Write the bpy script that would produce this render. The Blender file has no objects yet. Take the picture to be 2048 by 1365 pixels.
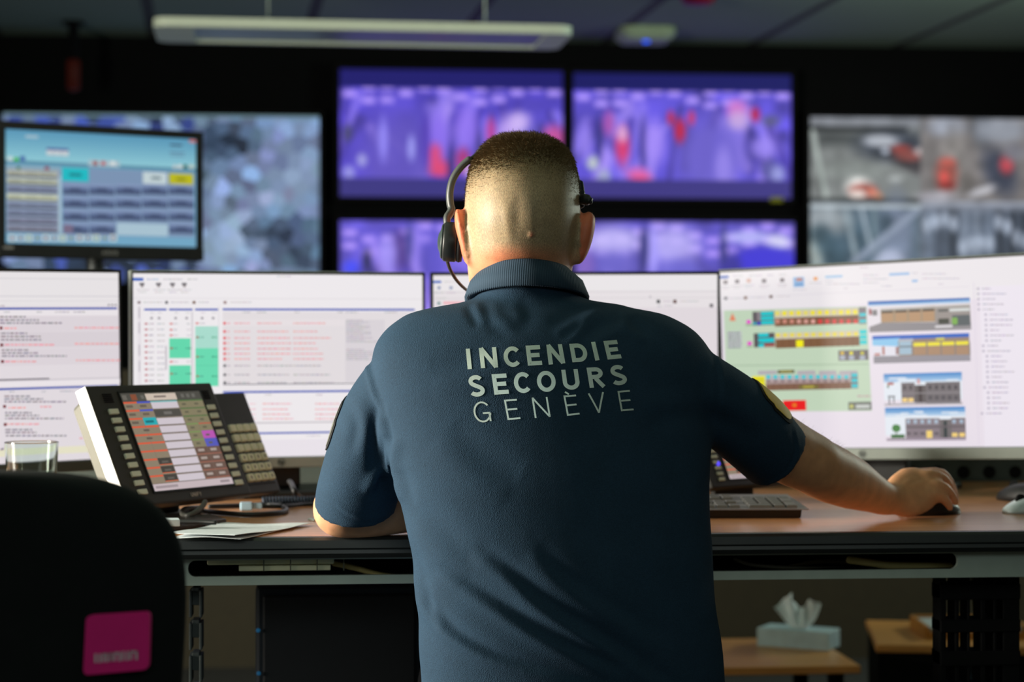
import bpy, bmesh, math, random
import numpy as np
from mathutils import Vector, Matrix
from mathutils.bvhtree import BVHTree
R_ = math.radians
random.seed(4); rng = np.random.default_rng(4)
SC = bpy.context.scene; COL = SC.collection

# ------------------------------------------------------------------ camera, world, lights, exposure
F = 70 / 36 * 2048                 # focal length in pixels of the 2048 px frame
HOR = 690.0                        # the row of the horizon
CZ = 1.03                          # eye height
TH = R_(5.15)                      # the camera looks a little to the right of the wall's normal
ct, st = math.cos(TH), math.sin(TH)
cam = bpy.data.cameras.new('camera'); cam.lens = 70; cam.sensor_width = 36
cam.shift_y = (HOR - 682.5) / 2048
cam.clip_start = .05
cam.dof.use_dof = True; cam.dof.focus_distance = 2.60; cam.dof.aperture_fstop = 4.0; cam.dof.aperture_blades = 0
cob = bpy.data.objects.new('camera', cam); COL.objects.link(cob)
cob.location = (0, 0, CZ); cob.rotation_euler = (R_(90), 0, -TH); SC.camera = cob

world = bpy.data.worlds.new('world'); SC.world = world; world.use_nodes = True
world.node_tree.nodes['Background'].inputs[0].default_value = (.5, .6, .7, 1)
world.node_tree.nodes['Background'].inputs[1].default_value = .02

def area_light(name, loc, rot, sx, sy, power, col):
    l = bpy.data.lights.new(name, 'AREA'); l.shape = 'RECTANGLE'; l.size = sx; l.size_y = sy
    l.energy = power; l.color = col
    o = bpy.data.objects.new(name, l); COL.objects.link(o); o.location = loc; o.rotation_euler = rot
    return o
WIN_X = -2.6
WIN_Y0, WIN_Y1, WIN_Z0, WIN_Z1 = 2.30, 2.95, .72, 1.75
# daylight through the window in the left wall
area_light('window_daylight', (WIN_X + .02, (WIN_Y0 + WIN_Y1) / 2, (WIN_Z0 + WIN_Z1) / 2), (0, R_(-90), 0),
           WIN_Z1 - WIN_Z0 - .1, WIN_Y1 - WIN_Y0 - .1, 250, (1, .93, .80))
# added fill light at the solid right wall, brightens ceiling and low furniture
area_light('side_fill', (3.76, 6.2, 1.75), (0, R_(90), 0), .5, 1.4, 46, (.86, 1, .86))
# added light behind the camera, makes the back lettering shine
area_light('rear_fill', (.35, -1.57, 1.98), (R_(90), 0, 0), 2.4, .64, 15, (.88, 1, .96))

vs = SC.view_settings
SC.display_settings.display_device = 'sRGB'
vs.view_transform = 'Standard'; vs.look = 'None'; vs.exposure = 0; vs.gamma = 1; vs.use_curve_mapping = False

# ------------------------------------------------------------------ helpers
def lin(c):
    return tuple((x / 12.92 if x <= .04045 else ((x + .055) / 1.055) ** 2.4) for x in [v / 255 for v in c])
def c2w(X, D, Z):
    return Vector((X * ct + D * st, -X * st + D * ct, Z))
def cpt(px, py, D):                 # metres to the right of the axis, distance, height
    return ((px - 1024) / F * D, D, CZ + (HOR - py) / F * D)
def at(px, py, D):
    return c2w(*cpt(px, py, D))
def on_plane_y(px, py, y):          # the point where a sight line meets the plane y = const
    d = at(px, py, 1) - Vector((0, 0, CZ))
    return Vector((0, 0, CZ)) + d * (y / d.y)
def on_plane_z(px, py, z):
    d = at(px, py, 1) - Vector((0, 0, CZ))
    return Vector((0, 0, CZ)) + d * ((z - CZ) / d.z)

MATS = {}
def mat(name, col, rough=.5, metal=0, spec=.5, var=.12, scale=30, bump=0, bscale=200, coat=0, sss=0, trans=0, ior=1.45, stretch=None):
    if name in MATS: return MATS[name]
    m = bpy.data.materials.new(name); m.use_nodes = True; nt = m.node_tree; b = nt.nodes['Principled BSDF']
    c = (*lin(col), 1)
    tc = nt.nodes.new('ShaderNodeTexCoord'); mp = nt.nodes.new('ShaderNodeMapping')
    nt.links.new(tc.outputs['Object'], mp.inputs[0])
    if stretch: mp.inputs['Scale'].default_value = stretch
    n = nt.nodes.new('ShaderNodeTexNoise'); n.inputs['Scale'].default_value = scale; n.inputs['Detail'].default_value = 4
    nt.links.new(mp.outputs[0], n.inputs['Vector'])
    r = nt.nodes.new('ShaderNodeMapRange'); r.inputs[1].default_value = .25; r.inputs[2].default_value = .75
    r.inputs[3].default_value = 1 - var; r.inputs[4].default_value = 1 + var
    nt.links.new(n.outputs['Fac'], r.inputs[0])
    v = nt.nodes.new('ShaderNodeVectorMath'); v.operation = 'SCALE'; v.inputs[0].default_value = c[:3]
    nt.links.new(r.outputs[0], v.inputs['Scale']); nt.links.new(v.outputs[0], b.inputs['Base Color'])
    b.inputs['Roughness'].default_value = rough; b.inputs['Metallic'].default_value = metal
    b.inputs['Specular IOR Level'].default_value = spec; b.inputs['Coat Weight'].default_value = coat
    b.inputs['Transmission Weight'].default_value = trans; b.inputs['IOR'].default_value = ior
    if sss:
        b.inputs['Subsurface Weight'].default_value = sss; b.inputs['Subsurface Radius'].default_value = (.012, .004, .002)
        b.inputs['Subsurface Scale'].default_value = 1
    if bump:
        n2 = nt.nodes.new('ShaderNodeTexNoise'); n2.inputs['Scale'].default_value = bscale; n2.inputs['Detail'].default_value = 3
        nt.links.new(tc.outputs['Object'], n2.inputs['Vector'])
        bp = nt.nodes.new('ShaderNodeBump'); bp.inputs['Strength'].default_value = bump; bp.inputs['Distance'].default_value = .002
        nt.links.new(n2.outputs['Fac'], bp.inputs['Height']); nt.links.new(bp.outputs[0], b.inputs['Normal'])
    MATS[name] = m; return m
def emit(name, col, strength=1):
    if name in MATS: return MATS[name]
    m = bpy.data.materials.new(name); m.use_nodes = True; b = m.node_tree.nodes['Principled BSDF']
    b.inputs['Base Color'].default_value = (.01, .01, .01, 1)
    b.inputs['Emission Color'].default_value = (*lin(col), 1); b.inputs['Emission Strength'].default_value = strength; b.inputs['Specular IOR Level'].default_value = .1
    MATS[name] = m; return m
def screen_mat(name, strength=1.0, rough=.35):
    if name in MATS: return MATS[name]
    m = bpy.data.materials.new(name); m.use_nodes = True; nt = m.node_tree; b = nt.nodes['Principled BSDF']
    b.inputs['Base Color'].default_value = (.012, .012, .014, 1); b.inputs['Roughness'].default_value = rough
    b.inputs['Specular IOR Level'].default_value = .3
    a = nt.nodes.new('ShaderNodeAttribute'); a.attribute_name = 'Col'
    nt.links.new(a.outputs['Color'], b.inputs['Emission Color']); b.inputs['Emission Strength'].default_value = strength
    MATS[name] = m; return m

class MB:
    """collects geometry for ONE mesh object"""
    def __init__(s, T=None):
        s.v = []; s.f = []; s.c = []; s.T = T or Matrix()
    def add(s, vs, fs, col=None):
        o = len(s.v)
        s.v += [s.T @ Vector(p) for p in vs]
        s.f += [tuple(i + o for i in f) for f in fs]
        s.c += [col] * len(fs)
        return s
    def box(s, x0, x1, y0, y1, z0, z1, col=None):
        v = [(x, y, z) for z in (z0, z1) for y in (y0, y1) for x in (x0, x1)]
        return s.add(v, [(0, 2, 3, 1), (4, 5, 7, 6), (0, 1, 5, 4), (2, 6, 7, 3), (0, 4, 6, 2), (1, 3, 7, 5)], col)
    def quad(s, a, b, c, d, col=None):
        return s.add([a, b, c, d], [(0, 1, 2, 3)], col)
    def loft(s, rings, cap=True):
        n = len(rings[0]); v = [p for r in rings for p in r]; f = []
        for i in range(len(rings) - 1):
            for j in range(n):
                k = (j + 1) % n
                f.append((i * n + j, i * n + k, (i + 1) * n + k, (i + 1) * n + j))
        if cap:
            f.append(tuple(range(n))[::-1]); f.append(tuple(range((len(rings) - 1) * n, len(rings) * n)))
        return s.add(v, f)
    def tube(s, pts, r, n=10, flat=None, round_ends=True):
        P = [Vector(p) for p in pts]; m = len(P)
        rr = r if isinstance(r, (list, tuple)) else [r] * m
        T = [(P[min(i + 1, m - 1)] - P[max(i - 1, 0)]).normalized() for i in range(m)]
        up = Vector((0, 0, 1)) if abs(T[0].z) < .9 else Vector((0, 1, 0))
        u = (up - T[0] * up.dot(T[0])).normalized(); rings = []
        def ring(c, u, w, r):
            return [c + (u * math.cos(a) + w * math.sin(a) * (flat or 1)) * r for a in [2 * math.pi * k / n for k in range(n)]]
        for i in range(m):
            u = (u - T[i] * u.dot(T[i])).normalized(); w = T[i].cross(u)
            if i == 0 and round_ends:
                for a in (75, 50, 25): rings.append(ring(P[0] - T[0] * rr[0] * math.sin(R_(a)), u, w, rr[0] * math.cos(R_(a))))
            rings.append(ring(P[i], u, w, rr[i]))
            if i == m - 1 and round_ends:
                for a in (25, 50, 75): rings.append(ring(P[i] + T[i] * rr[i] * math.sin(R_(a)), u, w, rr[i] * math.cos(R_(a))))
        return s.loft(rings)
    def lathe(s, prof, n=28, axis='z', cap=True):
        rings = []
        for r, h in prof:
            q = [(r * math.cos(2 * math.pi * k / n), r * math.sin(2 * math.pi * k / n)) for k in range(n)]
            rings.append([(a, b, h) if axis == 'z' else ((h, a, b) if axis == 'x' else (b, h, a)) for a, b in q])
        return s.loft(rings, cap)
    def prism(s, poly, y0, y1):      # polygon in x,z pushed along y
        n = len(poly); v = [(x, y0, z) for x, z in poly] + [(x, y1, z) for x, z in poly]
        f = [tuple(range(n)), tuple(range(2 * n - 1, n - 1, -1))]
        f += [(j, j + n, (j + 1) % n + n, (j + 1) % n) for j in range(n)]
        return s.add(v, f)
def rrect(x0, x1, z0, z1, r, n=5):
    out = []
    for cx, cz, a0 in ((x1 - r, z1 - r, 0), (x0 + r, z1 - r, 90), (x0 + r, z0 + r, 180), (x1 - r, z0 + r, 270)):
        for k in range(n + 1):
            a = R_(a0 + 90 * k / n); out.append((cx + r * math.cos(a), cz + r * math.sin(a)))
    return out
def smooth_path(pts, n=6):
    P = [Vector(p) for p in pts]; Q = [P[0]] + P + [P[-1]]; out = []
    for i in range(1, len(Q) - 2):
        for k in range(n):
            t = k / n
            out.append(.5 * ((2 * Q[i]) + (Q[i + 1] - Q[i - 1]) * t + (2 * Q[i - 1] - 5 * Q[i] + 4 * Q[i + 1] - Q[i + 2]) * t * t
                             + (3 * Q[i] - Q[i - 1] - 3 * Q[i + 1] + Q[i + 2]) * t ** 3))
    out.append(P[-1]); return out

def link_mesh(name, me, m, parent=None, smooth=False, bevel=0, fix=False):
    o = bpy.data.objects.new(name, me); COL.objects.link(o)
    if m: me.materials.append(m)
    if smooth: me.polygons.foreach_set('use_smooth', [True] * len(me.polygons))
    if parent is not None:
        o.parent = parent
        if parent.type == 'EMPTY': o.matrix_parent_inverse = parent.matrix_basis.inverted()
    if bevel:
        b = o.modifiers.new('bevel', 'BEVEL'); b.width = bevel; b.segments = 2; b.limit_method = 'ANGLE'; b.angle_limit = R_(35)
    return o
def obj(name, mb, m, parent=None, smooth=False, bevel=0):
    me = bpy.data.meshes.new(name); me.from_pydata(mb.v, [], mb.f); me.validate(clean_customdata=False); me.update()
    bm = bmesh.new(); bm.from_mesh(me); bmesh.ops.recalc_face_normals(bm, faces=bm.faces) if not any(c for c in mb.c) else None
    bm.to_mesh(me); bm.free()
    if any(c is not None for c in mb.c):
        a = me.color_attributes.new('Col', 'FLOAT_COLOR', 'CORNER')
        arr = np.zeros((len(me.loops), 4), np.float32); arr[:, 3] = 1
        for p, c in zip(me.polygons, mb.c):
            if c is not None: arr[p.loop_start:p.loop_start + p.loop_total, :3] = c
        a.data.foreach_set('color', arr.ravel())
    return link_mesh(name, me, m, parent, smooth, bevel)
def tag(o, label=None, cat=None, group=None, kind=None):
    if label: o['label'] = label
    if cat: o['category'] = cat
    if group: o['group'] = group
    if kind: o['kind'] = kind
    return o
def thing(name, loc, label, cat, group=None, rotz=0):
    o = bpy.data.objects.new(name, None); COL.objects.link(o); o.empty_display_size = .05
    o.location = loc; o.rotation_euler = (0, 0, rotz); return tag(o, label, cat, group)
def struct(name, mb, m, bevel=0):
    return tag(obj(name, mb, m, bevel=bevel), kind='structure')

# ---- stroke lettering -------------------------------------------------------
def arc(cx, cy, rx, ry, a0, a1, n=14):
    return [(cx + rx * math.cos(R_(a0 + (a1 - a0) * k / n)), cy + ry * math.sin(R_(a0 + (a1 - a0) * k / n))) for k in range(n + 1)]
def glyph(ch, w, h, t):
    """centre lines of the strokes of one letter in a w by h box, y down; each is (points, thickness)"""
    e = t / 2; L, Rr, T_, B = e, w - e, e, h - e
    V = lambda x: [(x, 0), (x, h)]
    if ch == 'I': return [V(w / 2)]
    if ch == 'N': return [V(L), V(Rr), [(L * .9, e * .2), (w - L * .9, h - e * .2)]]
    if ch == 'E': return [V(L), [(L, T_), (w, T_)], [(L, h * .49), (w * .9, h * .49)], [(L, B), (w, B)]]
    if ch == 'F': return [V(L), [(L, T_), (w, T_)], [(L, h * .5), (w * .9, h * .5)]]
    if ch == 'C': return [arc(w * .53, h / 2, w * .53 - e, h / 2 - e, -42, -318, 22)]
    if ch == 'G': return [arc(w * .53, h / 2, w * .53 - e, h / 2 - e, -40, -352, 24), [(w * .55, h * .56), (w - e * .5, h * .56)], [(w - e, h * .54), (w - e, h * .96)]]
    if ch == 'O': return [arc(w / 2, h / 2, w / 2 - e, h / 2 - e, 0, 360, 32)]
    if ch == 'D': return [V(L), [(L, T_), (w * .45, T_)] + arc(w * .45, h / 2, w * .55 - e, h / 2 - e, -90, 90, 16) + [(L, B)]]
    if ch == 'U': return [[(L, 0), (L, h * .6)] + arc(w / 2, h * .62, w / 2 - e, h * .38 - e, 180, 0, 16) + [(Rr, h * .6), (Rr, 0)]]
    if ch == 'R': return [V(L), [(L, T_), (w * .5, T_)] + arc(w * .5, h * .29, w * .45 - e, h * .29 - e, -90, 90, 12) + [(L, h * .58 - e)], [(w * .45, h * .55), (w - e * .9, h)]]
    if ch == 'V': return [[(L * .8, 0), (w / 2, h - e * .4)], [(w - L * .8, 0), (w / 2, h - e * .4)]]
    if ch == 'Y': return [[(L * .8, 0), (w / 2, h * .52)], [(w - L * .8, 0), (w / 2, h * .52)], [(w / 2, h * .5), (w / 2, h)]]
    if ch == 'A': return [[(w / 2, e * .4), (L * .8, h)], [(w / 2, e * .4), (w - L * .8, h)], [(w * .25, h * .66), (w * .75, h * .66)]]
    if ch == 'H': return [V(L), V(Rr), [(L, h / 2), (Rr, h / 2)]]
    if ch == 'M': return [V(L), V(Rr), [(L, 0), (w / 2, h * .7)], [(Rr, 0), (w / 2, h * .7)]]
    if ch == 'h': return [V(L), [(L, h * .55)] + arc(w / 2, h * .6, w / 2 - e, h * .2, 180, 360, 10) + [(Rr, h)]]
    if ch == 'p': return [[(L, h * .35), (L, h * 1.35)], arc(w / 2, h * .68, w / 2 - e, h * .3, 0, 360, 16)]
    if ch == 'S':
        return [[(p[0], p[1]) for p in arc(w * .5, h * .28, w * .5 - e * 1.15, h * .28 - e, -28, -250, 16)[:-1]]
                + [(w * .5, h * .5)] + [(p[0], p[1]) for p in arc(w * .5, h * .72, w * .5 - e, h * .28 - e, -70, 152, 16)[1:]]]
    return []
def stroke_quads(pts, t, dens):
    P = [Vector((x, y)) for x, y in pts]; Q = [P[0]]
    for a, b in zip(P, P[1:]):
        m = max(1, int((b - a).length / dens))
        Q += [a + (b - a) * (k / m) for k in range(1, m + 1)]
    closed = (Q[0] - Q[-1]).length < 1e-4
    L = []
    for i in range(len(Q)):
        a = Q[i - 1] if i else (Q[-2] if closed else Q[0]); b = Q[i + 1] if i + 1 < len(Q) else (Q[1] if closed else Q[-1])
        d = (b - a).normalized(); nrm = Vector((-d.y, d.x))
        c = Q[i]
        L.append((c + nrm * t / 2, c - nrm * t / 2))
    return L
def letters(mb, ch, quad, thick, mapper, dens=9, grave=False):
    """quad: tl, tr, bl, br in a flat picture of the writing; mapper turns such a point into a 3D point"""
    tl, tr, bl, br = [Vector(q) for q in quad]
    w = ((tr - tl).length + (br - bl).length) / 2; h = ((bl - tl).length + (br - tr).length) / 2
    S = [(g, thick) for g in glyph(ch, w, h, thick)]
    if grave: S.append(([(w * .18, -h * .17), (w * .45, -h * .04)], thick))
    for g, t in S:
        L = stroke_quads(g, t, dens); vs = []
        for a, b in L:
            for k in range(4):
                p = a + (b - a) * (k / 3); u, v = p.x / w, p.y / h
                q = (tl * (1 - u) + tr * u) * (1 - v) + (bl * (1 - u) + br * u) * v
                vs.append(mapper(q.x, q.y))
        fs = [(i * 4 + k, i * 4 + k + 1, i * 4 + k + 5, i * 4 + k + 4) for i in range(len(L) - 1) for k in range(3)]
        mb.add(vs, fs)
def flat_word(mb, word, x, z, h, pitch, w, thick, y, slant=0):
    for i, ch in enumerate(word):
        ww = thick if ch == 'I' else w
        letters(mb, ch, ((x, z), (x + ww, z), (x - slant, z - h), (x + ww - slant, z - h)), thick, lambda a, b: (a, y, b), dens=h / 4)
        x += pitch if ch != 'I' else pitch - w + thick
    return mb

# ---- pictures shown on screens ---------------------------------------------
def homography(src, dst):
    A = []
    for (x, y), (u, v) in zip(src, dst):
        A.append([x, y, 1, 0, 0, 0, -u * x, -u * y, u]); A.append([0, 0, 0, x, y, 1, -v * x, -v * y, v])
    A = np.array(A, float); h = np.linalg.solve(A[:, :8], A[:, 8]); H = np.append(h, 1).reshape(3, 3)
    return lambda x, y: (lambda q: (q[0] / q[2], q[1] / q[2]))(H @ np.array([x, y, 1.0]))
class UI:
    """flat coloured patches lying on a screen of w by h metres, layered by fractions of a millimetre"""
    def __init__(s, mb, w, h, uv, y=0):
        s.mb, s.w, s.h, s.uv, s.k, s.y = mb, w, h, uv, 0, y
    def p(s, x, y):
        u, v = s.uv(x, y); u = min(max(u, 0), 1); v = min(max(v, 0), 1)
        return (u * s.w, v * s.h)
    def rect(s, x0, y0, x1, y1, col, k=None):
        xm, ym = (max(x0, 0) + x1) / 2, (y0 + y1) / 2
        a, c = s.p(x0, ym)[0], s.p(x1, ym)[0]; b, d = s.p(xm, y0)[1], s.p(xm, y1)[1]
        if c - a < 1e-5 or d - b < 1e-5: return
        s.k += 1; y = s.y - .00025 - .000004 * s.k if k is None else s.y - k
        s.mb.quad((a, y, s.h - d), (c, y, s.h - d), (c, y, s.h - b), (a, y, s.h - b), lin(col))
    def poly(s, pts, col):
        s.k += 1; y = s.y - .00025 - .000004 * s.k
        q = [s.p(*p) for p in pts]; s.mb.add([(a, y, s.h - b) for a, b in q], [tuple(range(len(q)))[::-1]], lin(col))
    def text(s, x0, x1, y, hgt, col, bg=None):
        x = x0
        while x < x1 - 1:
            w = min(random.uniform(3, 11) * hgt / 3, x1 - x)
            s.rect(x, y - hgt / 2, x + w, y + hgt / 2, tuple(min(255, c + random.randint(-8, 8)) for c in col)); x += w + hgt * .7

class Canvas:
    """a small picture painted with soft shapes, for the camera views on the wall"""
    def __init__(s, w, h, col):
        s.w, s.h = w, h; s.a = np.ones((h, w, 3)) * np.array(col, float); s.X, s.Y = np.meshgrid(np.arange(w), np.arange(h))
    def mix(s, m, col): s.a += m[..., None] * (np.array(col, float) - s.a)
    def blob(s, x, y, rx, ry, col, k=1.0, soft=.5, rot=0):
        c, n = math.cos(R_(rot)), math.sin(R_(rot)); dx, dy = s.X - x, s.Y - y
        r = np.sqrt(((dx * c + dy * n) / rx) ** 2 + ((-dx * n + dy * c) / ry) ** 2)
        s.mix(np.clip((1 + soft - r) / (2 * soft), 0, 1) * k, col)
    def rect(s, x0, y0, x1, y1, col, k=1.0, soft=1.5):
        m = np.clip((s.X - x0) / soft + .5, 0, 1) * np.clip((x1 - s.X) / soft + .5, 0, 1) * np.clip((s.Y - y0) / soft + .5, 0, 1) * np.clip((y1 - s.Y) / soft + .5, 0, 1)
        s.mix(m * k, col)
    def line(s, x0, y0, x1, y1, wd, col, k=1.0):
        d = np.array([x1 - x0, y1 - y0], float); L = d @ d
        t = np.clip(((s.X - x0) * d[0] + (s.Y - y0) * d[1]) / L, 0, 1)
        r = np.hypot(s.X - x0 - t * d[0], s.Y - y0 - t * d[1]); s.mix(np.clip(1.5 - r / wd, 0, 1) * k, col)
    def noise(s, amp, cells=26):
        g = rng.normal(0, amp, (s.h // cells + 3, s.w // cells + 3)); yy, xx = s.Y / cells, s.X / cells
        i, j = yy.astype(int), xx.astype(int); fy, fx = yy - i, xx - j
        fy, fx = fy * fy * (3 - 2 * fy), fx * fx * (3 - 2 * fx)
        v = g[i, j] * (1 - fy) * (1 - fx) + g[i + 1, j] * fy * (1 - fx) + g[i, j + 1] * (1 - fy) * fx + g[i + 1, j + 1] * fy * fx
        s.a = s.a * (1 + v[..., None])
    def mesh(s, mb, x0, x1, z0, z1, y):
        h, w = s.h, s.w; a = np.clip(s.a, 0, 255)
        vs = [(x0 + (x1 - x0) * i / w, y, z1 + (z0 - z1) * j / h) for j in range(h + 1) for i in range(w + 1)]
        o = len(mb.v); mb.v += [mb.T @ Vector(p) for p in vs]
        for j in range(h):
            for i in range(w):
                q = o + j * (w + 1) + i
                mb.f.append((q, q + w + 1, q + w + 2, q + 1)); mb.c.append(lin(a[j, i]))

def copy_tree(o, parent=None):
    c = o.copy(); COL.objects.link(c)
    if parent is not None: c.parent = parent
    for ch in list(o.children): copy_tree(ch, c)
    return c

# ------------------------------------------------------------------ shared materials
black_plastic = mat('black_plastic', (22, 24, 24), .42)
black_matte = mat('black_matte', (12, 12, 13), .8, spec=.2)
dark_plastic = mat('dark_plastic', (48, 46, 42), .5, bump=.05, bscale=900)
silver_plastic = mat('silver_plastic', (150, 158, 152), .38, metal=.25, var=.05)
grey_metal = mat('grey_painted_metal', (170, 186, 176), .4, metal=.2, var=.06)
dark_metal = mat('dark_metal', (40, 44, 44), .4, metal=.5)
pale_plastic = mat('pale_plastic', (226, 230, 210), .5, var=.05)
white_plastic = mat('white_plastic', (222, 226, 222), .45, var=.04)
cream_plastic = mat('cream_plastic', (236, 234, 192), .5, var=.06)
blue_led = emit('blue_led', (10, 80, 235), 2.2)
panel_screen = screen_mat('lit_screen')
wall_screen = screen_mat('lit_wall_screen', 1.0, .5)
print_white = mat('white_print', (205, 214, 205), .5, var=.05)

# ------------------------------------------------------------------ the room
WALL_Y, CEIL, XL, XR, YR = 9.45, 2.475, WIN_X, 3.8, -1.6
room_black = mat('black_wall_paint', (11, 12, 13), .9, spec=.15)
wall_grey = mat('grey_wall_paint', (66, 68, 65), .85)
carpet = mat('dark_carpet', (34, 34, 32), .95, bump=.4, bscale=400)
struct('floor', MB().box(XL, XR, YR, WALL_Y, -.08, 0), carpet)
struct('wall_back', MB().box(XL, XR, WALL_Y, WALL_Y + .1, 0, CEIL), room_black)
struct('wall_right', MB().box(XR, XR + .1, YR, WALL_Y, 0, CEIL), wall_grey)
wr = MB()
for a in ((XL, -.95, 0, CEIL), (1.65, XR, 0, CEIL), (-.95, 1.65, 0, 1.6), (-.95, 1.65, 2.38, CEIL)): wr.box(a[0], a[1], YR - .1, YR, a[2], a[3])
struct('wall_rear', wr, wall_grey)
wf = MB()
for a in ((-.95, -.88, 1.6, 2.38), (1.58, 1.65, 1.6, 2.38), (-.95, 1.65, 1.6, 1.65), (-.95, 1.65, 2.32, 2.38)): wf.box(a[0], a[1], YR - .08, YR - .03, a[2], a[3])
struct('added_rear_window', wf, white_plastic)  # unseen rear window, added to go with the lettering light
wl = MB()
for a in ((YR, WIN_Y0, 0, CEIL), (WIN_Y1, WALL_Y, 0, CEIL), (WIN_Y0, WIN_Y1, 0, WIN_Z0), (WIN_Y0, WIN_Y1, WIN_Z1, CEIL)):
    wl.box(XL - .1, XL, a[0], a[1], a[2], a[3])
struct('wall_left', wl, wall_grey)
wf = MB()
for a in ((WIN_Y0, WIN_Y0 + .04, WIN_Z0, WIN_Z1), (WIN_Y1 - .04, WIN_Y1, WIN_Z0, WIN_Z1), (WIN_Y0, WIN_Y1, WIN_Z0, WIN_Z0 + .04), (WIN_Y0, WIN_Y1, WIN_Z1 - .04, WIN_Z1)):
    wf.box(XL - .08, XL - .03, *a)
struct('window_1', wf, white_plastic)
# low dark partition that closes the row of desks off from the wall behind it
struct('wall_partition', MB().box(-2.2, 3.0, 6.4, 6.5, 0, .95), mat('olive_partition', (46, 42, 26), .8, bump=.1, bscale=300))

# ceiling: grey tiles between dark grid joints
m = bpy.data.materials.new('ceiling_tiles'); m.use_nodes = True; nt = m.node_tree; b = nt.nodes['Principled BSDF']
tc = nt.nodes.new('ShaderNodeTexCoord'); mp = nt.nodes.new('ShaderNodeMapping'); mp.inputs['Rotation'].default_value = (0, 0, R_(-3.5))
mp.inputs['Location'].default_value = (.26, .3, 0)
nt.links.new(tc.outputs['Object'], mp.inputs[0])
br = nt.nodes.new('ShaderNodeTexBrick'); br.offset = 0; br.inputs['Scale'].default_value = 1
br.inputs['Brick Width'].default_value = .71; br.inputs['Row Height'].default_value = 2.6; br.inputs['Mortar Size'].default_value = .026
br.inputs['Mortar Smooth'].default_value = .1
br.inputs['Color1'].default_value = (*lin((126, 146, 132)), 1); br.inputs['Color2'].default_value = (*lin((112, 132, 122)), 1)
br.inputs['Mortar'].default_value = (*lin((62, 66, 70)), 1)
nt.links.new(mp.outputs[0], br.inputs['Vector']); nt.links.new(br.outputs['Color'], b.inputs['Base Color']); b.inputs['Roughness'].default_value = .85
struct('ceiling', MB().box(XL, XR, YR, WALL_Y, CEIL, CEIL + .08), m)

# ------------------------------------------------------------------ video wall
def wall_display(x0, y0, x1, y1, label, frame=10, depth=.09, group='screens of the video wall'):
    """px corners of the lit picture on the wall; returns root, mesh builder of the screen and size"""
    A = on_plane_y(x0, y0, WALL_Y - depth); B = on_plane_y(x1, y1, WALL_Y - depth)
    w, h = B.x - A.x, A.z - B.z
    r = thing('wall_display', (A.x + w / 2, WALL_Y, B.z), label, 'screen', group)
    T = Matrix.Translation((A.x, WALL_Y - depth, B.z)); e = .022
    c = MB(T); c.box(-e, w + e, .004, depth, -e, h + e)
    for q in ((-e, 0, -e, h + e), (w, w + e, -e, h + e), (0, w, -e, 0), (0, w, h, h + e)): c.box(q[0], q[1], -.008, .006, q[2], q[3])
    obj('casing', c, black_matte, r)
    s = MB(T); return r, s, w, h
def finish(r, s, m=wall_screen): return obj('screen', s, m, r)

def bay_view(cv, seed, variant):
    """a violet tinted view down a vehicle bay"""
    g = random.Random(seed); W, H = cv.w, cv.h
    cv.noise(.10, 14)
    for k in range(26):
        x = g.uniform(0, W); cv.line(x, g.uniform(.2, .5) * H, x + g.uniform(-30, 30), g.uniform(.6, 1) * H, g.uniform(2, 6), g.choice([(150, 130, 245), (70, 55, 160), (60, 50, 130), (175, 150, 250)]), .62)
    for row in range(2):                                       # lit windows of the far side, a curved band
        for k in range(12):
            x = (k + .5) * W / 12; y = H * (.06 + .1 * row) + 6 * math.sin(k * 1.1)
            cv.rect(x - W * .03, y, x + W * .03, y + H * .055, (176, 150, 255), .95, 3.5)
cw, ch_ = 190, 106
r, s, w, h = wall_display(680, 138, 1125, 396, 'upper left violet camera screen of the video wall, above the headset band')
cv = Canvas(cw, ch_, (86, 72, 200)); bay_view(cv, 1, 0)
cv.blob(50, 75, 34, 40, (98, 84, 190), .9, .4); cv.blob(160, 70, 20, 34, (96, 84, 190), .8, .4)
for x, y, rx, ry, c in ((142, 52, 9, 18, (200, 170, 250)), (107, 48, 10, 24, (150, 120, 245)), (83, 58, 8, 26, (140, 110, 240)), (152, 40, 8, 10, (215, 190, 250)),
                        (182, 55, 10, 12, (210, 80, 150)), (80, 72, 6, 10, (225, 70, 120)), (84, 86, 9, 9, (235, 70, 110)), (104, 78, 6, 12, (180, 50, 110)), (94, 84, 3, 20, (50, 40, 110)),
                        (110, 86, 5, 8, (215, 190, 235)), (128, 55, 2.5, 26, (50, 50, 90)), (118, 70, 3, 22, (60, 50, 120)), (170, 62, 3, 20, (60, 50, 120)), (36, 58, 4, 20, (150, 140, 250)), (18, 78, 4, 6, (170, 170, 230)),
                        (60, 66, 3, 12, (165, 165, 250)), (6, 52, 4, 8, (70, 70, 110)), (7, 90, 5, 6, (160, 160, 230)), (72, 60, 4, 26, (84, 62, 180)), (80, 98, 10, 4, (70, 70, 250)), (128, 50, 4, 14, (205, 70, 160))):
    cv.blob(x, y * .86 + 8, rx, ry * .86, c, .85, .45)
cv.rect(-5, -5, 200, 14.5, (24, 20, 106), 1, 1.5); cv.rect(-5, 90, 200, 120, (58, 52, 128), 1, 2)
cv.mesh(s, 0, w, 0, h, 0); finish(r, s)
r, s, w, h = wall_display(1147, 146, 1582, 398, 'upper right violet camera screen of the video wall, right of the head')
cv = Canvas(cw, ch_, (92, 79, 204)); bay_view(cv, 2, 1)
cv.blob(120, 70, 30, 34, (110, 98, 205), .9, .4)
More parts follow.
